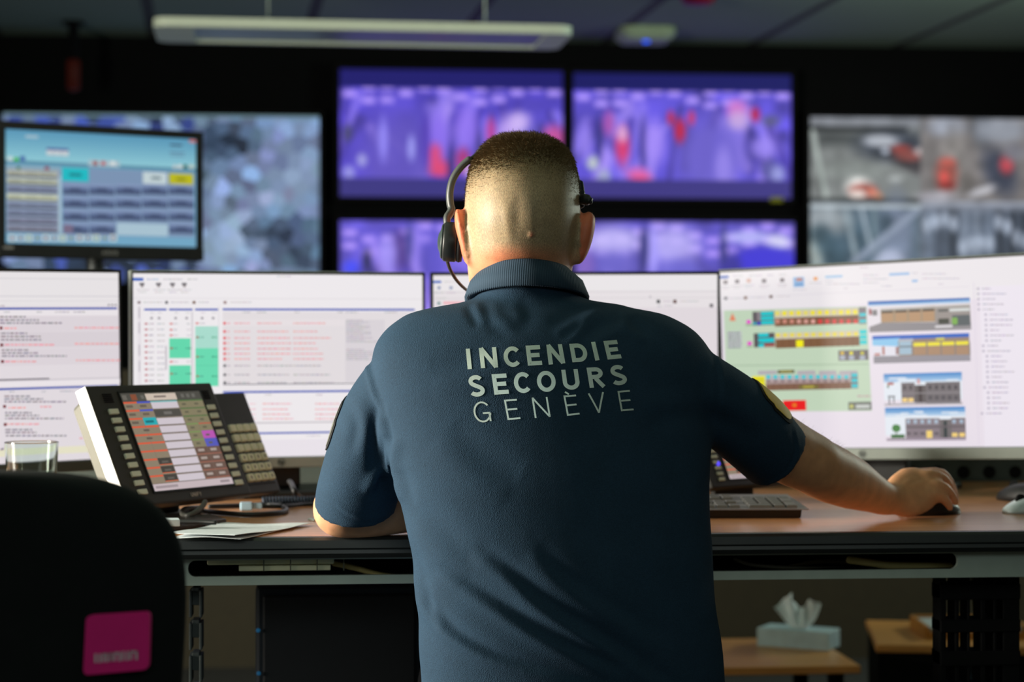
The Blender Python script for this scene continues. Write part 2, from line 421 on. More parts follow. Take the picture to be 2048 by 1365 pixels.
for x, y, rx, ry, c in ((42, 62, 6, 18, (235, 60, 110)), (42, 50, 4, 8, (225, 180, 225)), (60, 60, 3, 24, (40, 34, 110)), (70, 58, 9, 22, (165, 140, 250)), (55, 88, 10, 6, (225, 110, 190)), (58, 92, 9, 3, (235, 80, 130)),
                        (84, 34, 3, 7, (205, 40, 70)), (92, 46, 5, 12, (205, 30, 60)), (102, 34, 3, 7, (215, 50, 90)), (158, 30, 4, 7, (190, 20, 60)), (172, 36, 8, 6, (90, 90, 130)), (142, 26, 9, 10, (215, 120, 200)), (143, 36, 9, 9, (200, 170, 225)),
                        (165, 62, 10, 10, (160, 140, 250)), (16, 78, 5, 7, (205, 220, 200)), (26, 92, 6, 8, (160, 170, 200)), (22, 54, 3, 22, (54, 50, 120)), (10, 60, 6, 16, (150, 130, 240)), (130, 82, 7, 20, (150, 134, 235)), (172, 84, 8, 10, (90, 90, 160)), (178, 88, 6, 8, (160, 165, 230)), (30, 40, 5, 12, (170, 80, 170))):
    cv.blob(x, y * .88 + 7, rx, ry * .86, c, .85, .45)
cv.rect(-5, -5, 200, 14, (16, 16, 96), 1, 1.5); cv.rect(-5, 90, 200, 120, (60, 52, 130), 1, 2)
cv.mesh(s, 0, w, 0, h, 0); finish(r, s)
r, s, w, h = wall_display(680, 442, 1128, 700, 'lower left violet camera screen of the video wall, behind the ear cup')
cv = Canvas(cw, ch_, (96, 84, 200)); bay_view(cv, 3, 0)
for x, y, rx, ry, c in ((9, 38, 7, 6, (70, 80, 255)), (22, 32, 4, 9, (44, 44, 84)), (50, 24, 8, 16, (84, 62, 140)), (64, 22, 5, 20, (150, 130, 240)), (40, 26, 7, 14, (165, 150, 250)), (82, 28, 14, 16, (96, 86, 200)), (58, 16, 3, 16, (70, 70, 150)), (110, 30, 20, 14, (140, 120, 240)), (150, 28, 20, 14, (110, 96, 210))):
    cv.blob(x, y, rx, ry, c, .85, .45)
cv.mesh(s, 0, w, 0, h, 0); finish(r, s)
r, s, w, h = wall_display(1150, 443, 1588, 698, 'lower right violet camera screen of the video wall, with a plain blue corner')
cv = Canvas(cw, ch_, (92, 82, 190)); bay_view(cv, 4, 0)
for x, y, rx, ry, c in ((32, 16, 26, 12, (200, 190, 252)), (34, 36, 26, 12, (112, 104, 205)), (84, 20, 22, 16, (190, 180, 250)), (90, 40, 22, 10, (110, 104, 210)), (67, 24, 4, 22, (170, 160, 255)), (58, 26, 3, 22, (58, 54, 120)), (60, 20, 3, 14, (60, 60, 130)), (128, 24, 3, 26, (54, 54, 118)), (150, 12, 20, 5, (190, 190, 252)), (176, 16, 10, 6, (225, 225, 250)), (8, 36, 8, 12, (130, 100, 190))):
    cv.blob(x, y, rx, ry, c, .85, .45)
cv.blob(165, 44, 38, 24, (66, 56, 212), 1, .12); cv.blob(136, 40, 8, 14, (60, 54, 140), .8, .4)
cv.mesh(s, 0, w, 0, h, 0); finish(r, s)

# the big screen on the left has its picture masked by an added mosaic of greys and blues
def voronoi(W, H, n, colf):
    pts = []
    for _ in range(9000):
        if len(pts) >= n: break
        p = (rng.uniform(0, W), rng.uniform(0, H))
        if all((p[0] - q[0]) ** 2 + (p[1] - q[1]) ** 2 > 430 for q in pts): pts.append(p)
    P = np.array(pts); out = []
    for i, p in enumerate(P):
        poly = [(0, 0), (W, 0), (W, H), (0, H)]
        d = np.hypot(*(P - p).T); near = np.argsort(d)[1:18]
        for j in near:
            q = P[j]; mx, nx = (p + q) / 2, q - p
            new = []
            for a, b_ in zip(poly, poly[1:] + poly[:1]):
                da, db = (np.array(a) - mx) @ nx, (np.array(b_) - mx) @ nx
                if da <= 0: new.append(a)
                if da * db < 0:
                    t = da / (da - db); new.append((a[0] + t * (b_[0] - a[0]), a[1] + t * (b_[1] - a[1])))
            poly = new
            if len(poly) < 3: break
        if len(poly) >= 3: out.append((poly, colf(p)))
    return out
r, s, w, h = wall_display(6, 226, 638, 566, 'large left wall screen masked by a grey-blue mosaic, behind the raised monitor')
def mosaic_col(p):
    x, y = p[0] + 6, p[1] + 226; k = .5
    base = np.array((114, 137, 172.)) + rng.normal(0, 4, 3)
    lum = rng.normal(1, .16)
    def zone(cx, cy, rx, ry): return math.exp(-(((x - cx) / rx) ** 2 + ((y - cy) / ry) ** 2))
    dark = .95 * zone(450, 278, 62, 36) + .75 * zone(560, 465, 75, 30) + .5 * zone(600, 520, 60, 30) + .4 * zone(420, 340, 22, 40) + .35 * zone(590, 430, 50, 14)
    light = .35 * zone(600, 360, 55, 55) + .45 * zone(455, 485, 60, 45) + .3 * zone(470, 420, 40, 20)
    if y < 262 and x < 410: dark = .8 if rng.random() < .3 else 0; base = np.array((60, 82, 165.)) if rng.random() < .35 else base
    if y > 512 and x < 400: dark = .85 if rng.random() < .5 else .1; base = np.array((70, 90, 175.)) if rng.random() < .3 else base
    c = base * lum; c = c * (1 - min(dark * rng.uniform(.8, 1.15), .9)) + np.array((14, 26, 44)) * min(dark, .9)
    c = c + light * rng.uniform(.5, 1.2) * (np.array((190, 208, 236)) - c)
    return tuple(np.clip(c, 4, 250))
kx, kz = w / 632, h / 340
for poly, c in voronoi(632, 340, 360, mosaic_col):
    s.add([(x * kx, 0, h - y * kz) for x, y in poly], [tuple(range(len(poly)))[::-1]], lin(c))
s.quad((0, -.0006, h - .012), (w, -.0006, h - .012), (w, -.0006, h), (0, -.0006, h), lin((104, 132, 140)))
finish(r, s)

r, s, w, h = wall_display(1620, 234, 2230, 578, 'right wall screen with grey street camera tiles, above the building plan monitor')
cv = Canvas(262, 148, (120, 124, 130)); k = 262 / 610
def B(x, y, rx, ry, c, a=.9, soft=.4, rot=0): cv.blob((x - 1620) * k, (y - 234) * k, rx * k, ry * k, c, a, soft, rot)
def Rr(x0, y0, x1, y1, c, a=1, soft=2): cv.rect((x0 - 1620) * k, (y0 - 234) * k, (x1 - 1620) * k, (y1 - 234) * k, c, a, soft)
def Ln(x0, y0, x1, y1, wd, c, a=.9): cv.line((x0 - 1620) * k, (y0 - 234) * k, (x1 - 1620) * k, (y1 - 234) * k, wd * k, c, a)
Rr(1620, 234, 1838, 402, (124, 128, 128)); Rr(1610, 230, 1838, 251, (126, 130, 138)); Rr(1610, 252, 1812, 262, (22, 24, 28))
Rr(1630, 262, 1740, 290, (64, 68, 70), .9, 10); B(1785, 290, 70, 32, (50, 56, 70)); B(1812, 318, 50, 18, (56, 50, 56), .9, .4, 30)
B(1760, 280, 34, 12, (190, 195, 205)); B(1800, 296, 20, 9, (160, 70, 66)); B(1815, 310, 26, 10, (150, 80, 76)); B(1840, 300, 14, 8, (205, 190, 190)); B(1768, 300, 8, 6, (190, 200, 215)); B(1700, 340, 66, 20, (132, 138, 136)); B(1788, 356, 14, 6, (170, 175, 176))
B(1715, 372, 26, 18, (225, 225, 222)); B(1724, 380, 26, 14, (140, 60, 50)); B(1714, 388, 16, 9, (232, 220, 214)); B(1742, 384, 9, 8, (214, 130, 110)); B(1755, 391, 8, 6, (190, 130, 100))
Ln(1624, 262, 1650, 392, 5, (170, 180, 176)); Rr(1610, 397, 1838, 404, (20, 24, 26), 1, 3)
Rr(1838, 234, 2230, 402, (120, 116, 116)); B(1890, 250, 40, 20, (150, 156, 170)); B(1905, 320, 26, 60, (140, 136, 134)); B(1960, 250, 20, 40, (90, 94, 102)); B(2000, 255, 50, 26, (150, 156, 168))
B(1890, 346, 22, 32, (150, 74, 66)); B(1892, 322, 16, 8, (196, 96, 86)); B(1890, 368, 18, 8, (120, 40, 40)); B(1885, 352, 8, 12, (210, 80, 76)); B(1930, 360, 16, 22, (96, 92, 90)); B(1996, 340, 30, 50, (58, 64, 82), .9, .4, -25); B(2010, 325, 14, 20, (176, 66, 76)); B(2025, 300, 22, 18, (120, 120, 130)); B(1960, 380, 30, 8, (196, 196, 204), .8, .4, -20)
B(1870, 392, 40, 10, (168, 166, 176)); Rr(1838, 402, 2230, 412, (180, 186, 200))
Rr(1610, 408, 1838, 600, (92, 108, 124)); B(1690, 480, 70, 60, (70, 92, 108)); B(1650, 440, 50, 30, (158, 166, 172)); B(1632, 500, 18, 40, (160, 170, 166)); B(1790, 470, 30, 80, (120, 132, 156)); B(1770, 450, 14, 24, (66, 84, 100)); B(1775, 520, 30, 20, (180, 188, 214)); Ln(1690, 420, 1710, 520, 5, (150, 166, 176)); Ln(1720, 415, 1740, 500, 4, (156, 170, 182)); Ln(1745, 412, 1748, 500, 4, (110, 130, 140)); Ln(1700, 530, 1830, 420, 7, (150, 162, 184)); Ln(1640, 470, 1690, 560, 20, (58, 80, 94)); Ln(1620, 412, 1838, 412, 4, (190, 200, 206))
Rr(1840, 412, 2230, 600, (86, 96, 112))
for q in range(14): Rr(1848 + q * 24, 414, 1860 + q * 24, 540, random.choice([(28, 30, 36), (120, 132, 150), (60, 66, 78), (150, 162, 180)]), .7, 6)
for q in range(14): B(1850 + q * 18, random.uniform(430, 500), 8, 16, (196, 208, 228), .7)
Rr(1840, 404, 2230, 420, (130, 136, 150), .8, 6)
cv.noise(.06, 8); cv.mesh(s, 0, w, 0, h, 0); finish(r, s)

# small yellow sticker and round maker's badge on the display frames
p = on_plane_y(1553, 399, WALL_Y - .1)
tag(obj('sticker', MB().box(p.x - .03, p.x + .03, WALL_Y - .102, WALL_Y - .0985, p.z - .012, p.z + .012), mat('yellow_sticker', (150, 150, 20), .6)), 'small yellow sticker on the frame under the upper right violet screen', 'sticker')

# warning beacon hanging from the ceiling in the corner on the left
p = at(147, 75, 8.9)
r = thing('warning_beacon', (p.x, p.y, CEIL), 'dim red warning beacon on a black stem under the ceiling, top left', 'warning light')
top, mid, low = at(147, 38, 8.9), at(150, 120, 8.9), at(150, 182, 8.9)
q = MB(Matrix.Translation((p.x, p.y, 0))); q.lathe([(.022, mid.z), (.024, top.z), (.05, CEIL - .012), (.05, CEIL)], 16); obj('stem', q, black_matte, r, True)
q = MB(Matrix.Translation((p.x, p.y, 0))); q.lathe([(.012, low.z), (.028, low.z + .01), (.03, mid.z - .02), (.026, mid.z)], 18); obj('lens', q, emit('dim_red_lens', (46, 7, 2), .6), r, True)

# ------------------------------------------------------------------ hanging lamp, access point, alarm under the ceiling
LZ = 2.075
A = on_plane_z(305, 51, LZ); Bp = on_plane_z(1148, 68, LZ)
LW = Bp.x - A.x; LD = .37; yaw = math.atan2(Bp.y - A.y, Bp.x - A.x)
r = thing('pendant_lamp', (A.x, A.y, LZ), 'long pale office lamp, switched off, hanging on wires above the man', 'lamp', rotz=yaw)
T = Matrix.Translation((A.x, A.y, LZ)) @ Matrix.Rotation(yaw, 4, 'Z'); e = .035
lampm = mat('lamp_housing', (206, 220, 200), .4, var=.03)
fr = MB(T); outer = rrect(0, LW, 0, LD, .05, 6); inner = rrect(.13, LW - .09, e, LD - e, .015, 6); n = len(outer)
for z0, z1, A_, B_ in ((0, 0, outer, inner), (.03, .03, inner, outer)):
    fr.add([(x, y, z0) for x, y in A_] + [(x, y, z1) for x, y in B_], [(i, (i + 1) % n, n + (i + 1) % n, n + i) for i in range(n)])
fr.add([(x, y, 0) for x, y in outer] + [(x, y, .03) for x, y in outer], [(i, n + i, n + (i + 1) % n, (i + 1) % n) for i in range(n)])
fr.add([(x, y, 0) for x, y in inner] + [(x, y, .03) for x, y in inner], [(i, (i + 1) % n, n + (i + 1) % n, n + i) for i in range(n)])
obj('frame', fr, lampm, r)
q = MB(T); q.box(.125, LW - .085, e - .005, LD - e + .005, .006, .02); obj('diffuser', q, mat('lamp_diffuser', (118, 134, 138), .3, var=.03), r)
for fx in (.27, .8):
    q = MB(T); q.tube([(LW * fx, LD * .5, .028), (LW * fx, LD * .5, CEIL - LZ)], .0035, 6); q.lathe([(.02, CEIL - LZ - .02), (.03, CEIL - LZ)], 12) if False else None
    obj('suspension_wire', q, grey_metal, r)
p = on_plane_z(1290, 60, CEIL)
r = thing('access_point', (p.x, p.y, CEIL), 'pale wireless access point with a blue light on the ceiling', 'access point')
q = MB(Matrix.Translation((p.x, p.y, 0))); q.loft([[(x * k, y * k, z) for x, y in rrect(-.13, .13, -.13, .13, .05)] for k, z in ((.96, CEIL), (1, CEIL - .03), (.8, CEIL - .055))])
obj('housing', q, mat('access_point_shell', (170, 190, 160), .5), r)
q = MB(Matrix.Translation((p.x, p.y - .03, CEIL - .057))); q.lathe([(.003, -.006), (.015, -.004), (.017, .004)], 16); obj('status_light', q, blue_led, r, True)
p = on_plane_z(1396, -14, CEIL)
r = thing('smoke_alarm', (p.x, p.y, CEIL), 'red round alarm on the ceiling, cut by the top edge', 'alarm')
q = MB(Matrix.Translation((p.x, p.y, 0))); q.lathe([(.02, CEIL - .05), (.06, CEIL - .045), (.075, CEIL - .02), (.08, CEIL)], 24); obj('alarm_body', q, mat('alarm_red', (120, 14, 30), .4), r, True)

# ------------------------------------------------------------------ the desk
DZ = .76; DY0, DY1, DX0, DX1 = 2.809, 3.86, -1.7, 1.75
wood = mat('desk_wood', (200, 142, 96), .26, var=.16, scale=9, stretch=(1, 9, 9), spec=.5)
r = thing('desk', ((DX0 + DX1) / 2, (DY0 + DY1) / 2, 0), 'wide brown wooden control desk with thick black front edge', 'desk')
obj('desktop', MB().box(DX0, DX1, DY0 + .012, DY1, DZ - .027, DZ), wood, r)
edge = [(DY0 + .014, DZ), (DY0 + .004, DZ - .001), (DY0, DZ - .005), (DY0 - .001, DZ - .016), (DY0 + .004, DZ - .019), (DY0 + .003, DZ - .024), (DY0 + .01, DZ - .031), (DY0 + .03, DZ - .031), (DY0 + .03, DZ - .0275), (DY0 + .014, DZ - .0275)]
q = MB(); q.loft([[(x, y, z) for y, z in edge] for x in (DX0, DX1)]); obj('front_edge', q, mat('black_rubber_edge', (40, 45, 45), .38, spec=.6, bump=.03, bscale=600), r)
FY = DY0 + .045
def pz(py, y=FY): return CZ + (HOR - py) / F * y
def wx(px, y=FY): return on_plane_y(px, 700, y).x
sx0, sx1, fx0 = wx(376), wx(1916), wx(352)
q = MB(); fx1 = DX1 - .02; fz0, fz1 = .688, DZ - .0275; hz0, hz1 = .7005, .7235
hole = rrect(sx0, sx1, hz0, hz1, .0105, 6); n = len(hole)
out = []
for i, (x, z) in enumerate(hole): out.append((fx1 if x > (sx0 + sx1) / 2 else fx0, fz1 if z > (hz0 + hz1) / 2 else fz0))
for y, flip in ((FY, 0), (FY + .008, 1)):
    q.add([(x, y, z) for x, z in hole] + [(x, y, z) for x, z in out], [(i, (i + 1) % n, n + (i + 1) % n, n + i) if not flip else (n + i, n + (i + 1) % n, (i + 1) % n, i) for i in range(n)])
q.add([(x, FY, z) for x, z in hole] + [(x, FY + .008, z) for x, z in hole], [(i, n + i, n + (i + 1) % n, (i + 1) % n) for i in range(n)])
q.box(fx0, fx1, FY, FY + .008, fz0 - .0001, fz0); q.box(fx0, fx1, FY + .008, FY + .05, fz0, fz0 + .004); obj('front_beam', q, grey_metal, r)
q = MB(); q.box(fx0 - .3, fx1 - .02, FY + .20, FY + .21, .692, DZ - .0272); q.box(fx0 - .3, fx1 - .02, FY + .06, FY + .21, .689, .692); obj('cable_tray', q, black_matte, r)
for x in (-1.25, 1.45):
    q = MB(); q.box(x - .04, x + .04, 3.3, 3.42, .04, .69); q.box(x - .045, x + .045, 2.95, 3.75, 0, .04); obj('leg', q, dark_metal, r)
r = thing('cable_trough', ((DX0 + DX1) / 2, DY1 + .02, DZ), 'long grey metal trough with round holes along the back of the desk', 'cable trough')
q = MB(); bz1 = .872
q.box(DX0 + .1, DX1 - .05, DY1 - .03, DY1 - .027, DZ + .0005, bz1); q.box(DX0 + .1, DX1 - .05, DY1 - .027, DY1 + .03, DZ + .0005, DZ + .004); q.box(DX0 + .1, DX1 - .05, DY1 + .027, DY1 + .03, DZ + .004, bz1)
obj('trough_body', q, mat('back_panel_metal', (74, 84, 80), .45, metal=.3), r)
for k in range(10):
    X = on_plane_y(1926 + (k - 3) * 52, 945, DY1 - .03)
    hq = MB(Matrix.Translation((X.x, DY1 - .0315, X.z))); hq.lathe([(.0001, -.0005), (.011, -.0005), (.0125, .0), (.0125, .002)], 20, 'y'); obj('port_hole', hq, black_matte, r)

# power strip and cables lying in the tray behind the beam
PX0, PX1 = wx(420, FY + .09), wx(668, FY + .09); Y = FY + .02
r = thing('power_strip', ((PX0 + PX1) / 2, Y, .66), 'cream power strip in the cable tray under the desk', 'power strip')
q = MB(); q.box(PX0, PX1, Y, Y + .05, .7145, .725); obj('strip_body', q, cream_plastic, r, bevel=.002)
q = MB(); q.box(PX0 + .045, PX1 - .005, Y - .004, Y + .03, .706, .7135); obj('socket_row', q, cream_plastic, r, bevel=.001)
for k in range(4):
    x = PX0 + .08 + k * .038; obj('socket_divider', MB().box(x, x + .0015, Y - .0055, Y - .003, .7055, .7255), mat('divider_grey', (90, 92, 76), .6), r)
for x in (PX0 + .06, PX1 - .07): obj('mounting_bracket', MB().box(x, x + .012, Y + .02, Y + .04, .725, DZ - .0272), cream_plastic, r)
def cable(pts, rad, m, label, cat='cable', name='cable', group=None):
    q = MB(); q.tube(smooth_path(pts, 8), rad, 8); return tag(obj(name, q, m, None, True), label, cat, group)
cream_cable = mat('cream_cable', (190, 180, 120), .5); grey_cable = mat('grey_cable', (92, 92, 78), .5)
def tp(px, py, dy): return on_plane_y(px, py, FY + dy)
cable([tp(668, 1128, .1), tp(715, 1138, .095), tp(770, 1152, .085), tp(850, 1156, .09), tp(1000, 1157, .12)], .0042, cream_cable, 'cream lead running from the power strip along the tray')
cable([tp(1700, 1121, .1), tp(1740, 1126, .09), tp(1790, 1132, .09), tp(1900, 1134, .1)], .006, mat('pale_cable', (196, 184, 120), .5), 'thick pale lead in the tray at the right end of the beam')
cable([tp(1470, 1119, .11), tp(1510, 1131, .1), tp(1600, 1137, .1), tp(1700, 1138, .12)], .003, grey_cable, 'thin grey lead sagging in the tray right of the man')
cable([tp(1580, 1135, .14), tp(1640, 1124, .14), tp(1720, 1128, .14), tp(1840, 1142, .13), tp(1890, 1140, .13)], .0035, mat('dim_cable', (120, 112, 76), .5), 'dim lead curving in the tray toward the right slot end')

# cable net hanging down beside the right leg, chain beside the left one
r = thing('cable_net', (wx(1960, 2.98), 2.98, 0), 'black ladder-like cable holder hanging under the right of the desk', 'cable holder')
q = MB(); y0, y1 = 2.96, 3.0
def X_(px): return on_plane_y(px, 1200, y0).x
zs = [CZ + (HOR - p) / F * 2.99 for p in (1160, 1176, 1208, 1248, 1274, 1312, 1342, 1380, 1410, 1450, 1480, 1520, 1560)]
for a, b_ in ((1880, 1893), (1910, 1919), (1935, 1941), (1962, 1972), (1987, 1994), (2006, 2040)): q.box(X_(a), X_(b_), y0, y1, .1, zs[0])
for i in range(1, len(zs) - 1, 2): q.box(X_(1880), X_(2040), y0 - .004, y1 + .004, zs[i + 1], zs[i])
obj('holder_frame', q, black_matte, r, bevel=.002); obj('holder_foot', MB().box(X_(1880), X_(2040), 2.94, 3.02, 0, .1), black_matte, r)
for k, (px, c, rad) in enumerate(((1950, (150, 150, 110), .0032), (1926, (60, 84, 96), .004), (1976, (110, 112, 90), .003))):
    cable([on_plane_y(px - 6, 1150, 3.03), on_plane_y(px, 1230, 3.035), on_plane_y(px + 7, 1300, 3.04), on_plane_y(px + 14, 1370, 3.035), on_plane_y(px + 10, 1480, 3.03), on_plane_y(px, 1640, 3.03)], rad,
          mat('held_cable_%d' % k, c, .5), ('pale', 'slate blue', 'dull olive')[k] + ' lead running down inside the ladder-like cable holder')
r = thing('cable_chain', (wx(392, 2.98), 2.98, 0), 'grey link chain for cables hanging under the left of the desk', 'cable holder')
z = pz(1170, 2.97); k = 0
while z > .12:
    q = MB(); xa, xb = on_plane_y(378, 1200, 2.96).x, on_plane_y(404, 1200, 2.96).x
    q.box(xa + .004, xb - .004, 2.963, 3.0, z - .026, z); q.box(xa, xa + .004, 2.96, 3.004, z - .044, z - .004); q.box(xb - .004, xb, 2.96, 3.004, z - .044, z - .004)
    obj('chain_link', q, mat('chain_grey', (70, 78, 78), .5), r, bevel=.001); z -= .048; k += 1
obj('chain_foot', MB().box(xa, xb, 2.95, 3.01, 0, z + .03), dark_metal, r)

# computer under the desk, low furniture further back
a, b_ = at(512, 1200, 3.2), at(846, 1200, 3.2)
r = thing('computer_case', ((a.x + b_.x) / 2, 3.4, 0), 'dark navy computer case standing under the desk left of the man', 'computer')
navy_case = mat('navy_case', (15, 26, 36), .5)
obj('case', MB().box(a.x, b_.x, 3.2, 3.62, .02, .645), navy_case, r, bevel=.006)
obj('front_panel', MB().box(a.x + .012, b_.x - .012, 3.19, 3.2, .035, .63), mat('case_front', (11, 17, 23), .6), r, bevel=.003)
for x in (a.x + .03, b_.x - .03): obj('foot', MB().box(x - .015, x + .015, 3.25, 3.55, 0, .02), black_plastic, r)
for px, py in ((511, 1262), (512, 1348)):
    p = on_plane_y(px + 5, py, 3.188); q = MB(Matrix.Translation(p)); q.lathe([(.0005, -.002), (.003, -.001), (.0035, .0015)], 12, 'y'); obj('status_light', q, emit('teal_led', (26, 84, 120), .6), r, True)

TZ = .33
p = on_plane_z(1722, 1332, TZ)
low_wood = mat('low_table_wood', (214, 150, 80), .35, var=.14, scale=8, stretch=(1, 8, 8))
r = thing('low_table', (p.x - .45, p.y + .22, 0), 'low wooden table under the tissue box, seen beneath the desk', 'table')
obj('table_top', MB().box(p.x - .9, p.x, p.y, p.y + .42, TZ - .018, TZ), low_wood, r, bevel=.003)
for x in (p.x - .87, p.x - .06):
    for y in (p.y + .03, p.y + .36): obj('leg', MB().box(x, x + .03, y, y + .03, 0, TZ - .018), black_matte, r)
c = on_plane_z(1656, 1304, TZ); yw = R_(-33)
r = thing('tissue_box', (c.x, c.y, TZ), 'pale blue tissue box with a tissue pulled up, on the low table', 'tissue box', rotz=yw)
T = Matrix.Translation((c.x, c.y, TZ)) @ Matrix.Rotation(yw, 4, 'Z')
obj('box', MB(T).box(-.172, 0, 0, .085, .0005, .043), mat('tissue_carton', (196, 220, 230), .6), r, bevel=.002)
def tissue(seed, T, hh, ww):
    g = random.Random(seed); q = MB(T); rows, cols = 16, 44; vs = []
    for i in range(rows + 1):
        t = i / rows
        for j in range(cols + 1):
            u = j / cols * 2 - 1; pk = math.exp(-((u + .5) / .34) ** 2) + .72 * math.exp(-((u - .68) / .26) ** 2)
            x = u * (.014 + ww * t ** .6) + .006 * t * math.sin(9 * u); y = t * (.014 * math.sin(8 * u + 1) + .007 * math.sin(19 * u + 4 * t)) + .012 * t * t * math.cos(3 * u)
            vs.append((x, y, hh * t * (.58 + .5 * pk + .04 * math.sin(23 * u))))
    k = cols + 1; fs = [(i * k + j, i * k + j + 1, (i + 1) * k + j + 1, (i + 1) * k + j) for i in range(rows) for j in range(cols)]
    return q.add(vs, fs)
q = tissue(5, T @ Matrix.Translation((-.085, .042, .041)), .074, .036); o = obj('tissue', q, mat('tissue_paper', (232, 242, 246), .8, sss=.1), r, True)
sm = o.modifiers.new('thickness', 'SOLIDIFY'); sm.thickness = .0008
p = on_plane_z(1752, 1290, .345)
r = thing('low_cabinet', (p.x + .5, p.y + .25, 0), 'low dark cabinet with a wooden top behind the cable holder', 'cabinet', rotz=R_(-12))
T = Matrix.Translation((p.x, p.y, 0)) @ Matrix.Rotation(R_(-12), 4, 'Z')
obj('body', MB(T).box(.005, .8, .008, .4, 0, .327), black_matte, r); obj('cabinet_top', MB(T).box(0, .81, 0, .41, .327, .345), low_wood, r, bevel=.003)
T2 = T @ Matrix.Translation((.12, .1, .345)) @ Matrix.Rotation(R_(6), 4, 'Z')
r = thing('letter_tray', T2.translation, 'wooden letter tray with paper on the low dark cabinet', 'tray', rotz=R_(-6))
q = MB(T2); q.box(0, .24, 0, .2, 0, .006); q.box(0, .008, 0, .2, .006, .03); q.box(.232, .24, 0, .2, .006, .03); q.box(0, .24, .192, .2, .006, .03); q.box(0, .24, 0, .008, .006, .016)
obj('tray_body', q, mat('tray_wood', (190, 130, 60), .45), r, bevel=.001)
tag(obj('paper_stack', MB(T2).box(.014, .226, .014, .186, .0065, .024), mat('paper_white', (196, 202, 206), .7)), 'white paper lying in the wooden letter tray', 'paper')

# ------------------------------------------------------------------ desk monitors
def monitor(name, tl, tr, br, bl, H, label, group, bezel=.006, chin=.020, silver=True, depth=.028, length=None, stand=True):
    """lit area by its four corners in the photograph and its real height"""
    dl, dr = H * F / (bl[1] - tl[1]), H * F / (br[1] - tr[1])
    TL, TR, BR, BL = at(*tl, dl), at(*tr, dr), at(*br, dr), at(*bl, dl)
    x = ((TR - TL) + (BR - BL)) / 2; W = length or x.length; x.normalize()
    u = ((TL - BL) + (TR - BR)).normalized(); u = (u - x * u.dot(x)).normalized(); y = u.cross(x)
    T = Matrix(((x.x, y.x, u.x, BL.x), (x.y, y.y, u.y, BL.y), (x.z, y.z, u.z, BL.z), (0, 0, 0, 1)))
    c = T @ Vector((W / 2, depth + .06, 0))
    r = thing(name, (c.x, c.y, DZ), label, 'monitor', group)
    b_ = bezel
    q = MB(T); q.box(-b_, W + b_, .004, depth, -chin, H + b_); q.box(.1, W - .1, depth, depth + .03, H * .2, H * .8); obj('casing', q, silver_plastic if silver else black_plastic, r, bevel=.003)
    q = MB(T)
    q.box(-b_ + (.0034 if silver else .0015), 0, -.002, .004, 0, H + b_ - .002); q.box(W, W + b_ - .0015, -.002, .004, 0, H + b_ - .002); q.box(0, W, -.002, .004, H, H + b_ - .002)
    obj('bezel', q, black_plastic, r)
    obj('chin', MB(T).box(-b_, W + b_, -.004, .004, -chin, -.0008), silver_plastic if silver else black_plastic, r, bevel=.002)
    if stand:
        top = T @ Vector((W / 2, depth + .03, H * .35)); fx = Matrix.Translation((top.x, top.y, 0)) @ Matrix.Rotation(math.atan2(x.y, x.x), 4, 'Z')
        q = MB(fx); q.box(-.045, .045, -.004, .03, DZ + .012, top.z); obj('stand_neck', q, black_plastic, r, bevel=.004)
        q = MB(fx); q.box(-.12, .12, -.10, .10, DZ, DZ + .012); obj('stand_base', q, black_plastic, r, bevel=.004)
    hg = homography([tl, tr, br, bl], [(0, 0), (x_len(TL, TR, BL, BR) / W, 0), (x_len(TL, TR, BL, BR) / W, 1), (0, 1)])
    s = MB(T); ui = UI(s, W, H, hg); return r, s, ui, W, H, T
def x_len(TL, TR, BL, BR): return (((TR - TL) + (BR - BL)) / 2).length
def logo_hp(T, W, chin, r):
    q = MB(T @ Matrix.Translation((W / 2, 0, -chin * .52)))
    q.add([(.0082 * math.cos(a), -.0043, .0082 * math.sin(a)) for a in [2 * math.pi * k / 24 for k in range(24)]], [tuple(range(24))])
    obj('logo_disc', q, mat('logo_grey', (120, 128, 124), .4), r)
    q = MB(T @ Matrix.Translation((W / 2, 0, -chin * .52)))
    flat_word(q, 'h', -.0048, .0052, .0080, .006, .0042, .0012, -.0046, .0015); flat_word(q, 'p', .0010, .0052, .0080, .006, .0042, .0012, -.0046, .0015)
    obj('logo', q, mat('logo_dark', (30, 34, 34), .5), r)
G = 'white screened desk monitors'
WB = (231, 226, 230)
# far left, cut by the edge of the picture
r, s, ui, W, H, T = monitor('desk_monitor', (0, 543.5), (243, 546), (243, 915.5), (0, 929), .324, 'leftmost white desk monitor, cut by the left edge, behind the drinking glass', G, silver=False, length=.226)
# the screen goes on to the left, out of the picture
T = T @ Matrix.Translation((-.292, 0, 0)); W = .518
for o in list(r.children): bpy.data.objects.remove(o)
b_ = .006; chin = .02
q = MB(T); q.box(-b_, W + b_, .004, .028, -chin, H + b_); obj('casing', q, black_plastic, r, bevel=.003)
q = MB(T); q.box(W, W + b_ - .0015, -.002, .004, 0, H + b_ - .001); q.box(0, W, -.002, .004, H, H + b_ - .001); q.box(-b_ + .0015, 0, -.002, .004, 0, H + b_ - .001); obj('bezel', q, black_plastic, r)
obj('chin', MB(T).box(-b_, W + b_, -.004, .004, -chin, -.0008), mat('dark_chin', (70, 78, 76), .4), r, bevel=.002)
top = T @ Vector((W / 2, .055, H * .35)); fx = Matrix.Translation((top.x, top.y, 0)) @ Matrix.Rotation(R_(38), 4, 'Z')
obj('stand_neck', MB(fx).box(-.045, .045, -.03, .0, DZ + .012, top.z), black_plastic, r, bevel=.004)
obj('stand_base', MB(fx).box(-.1, .1, -.09, .08, DZ, DZ + .012), black_plastic, r, bevel=.004)
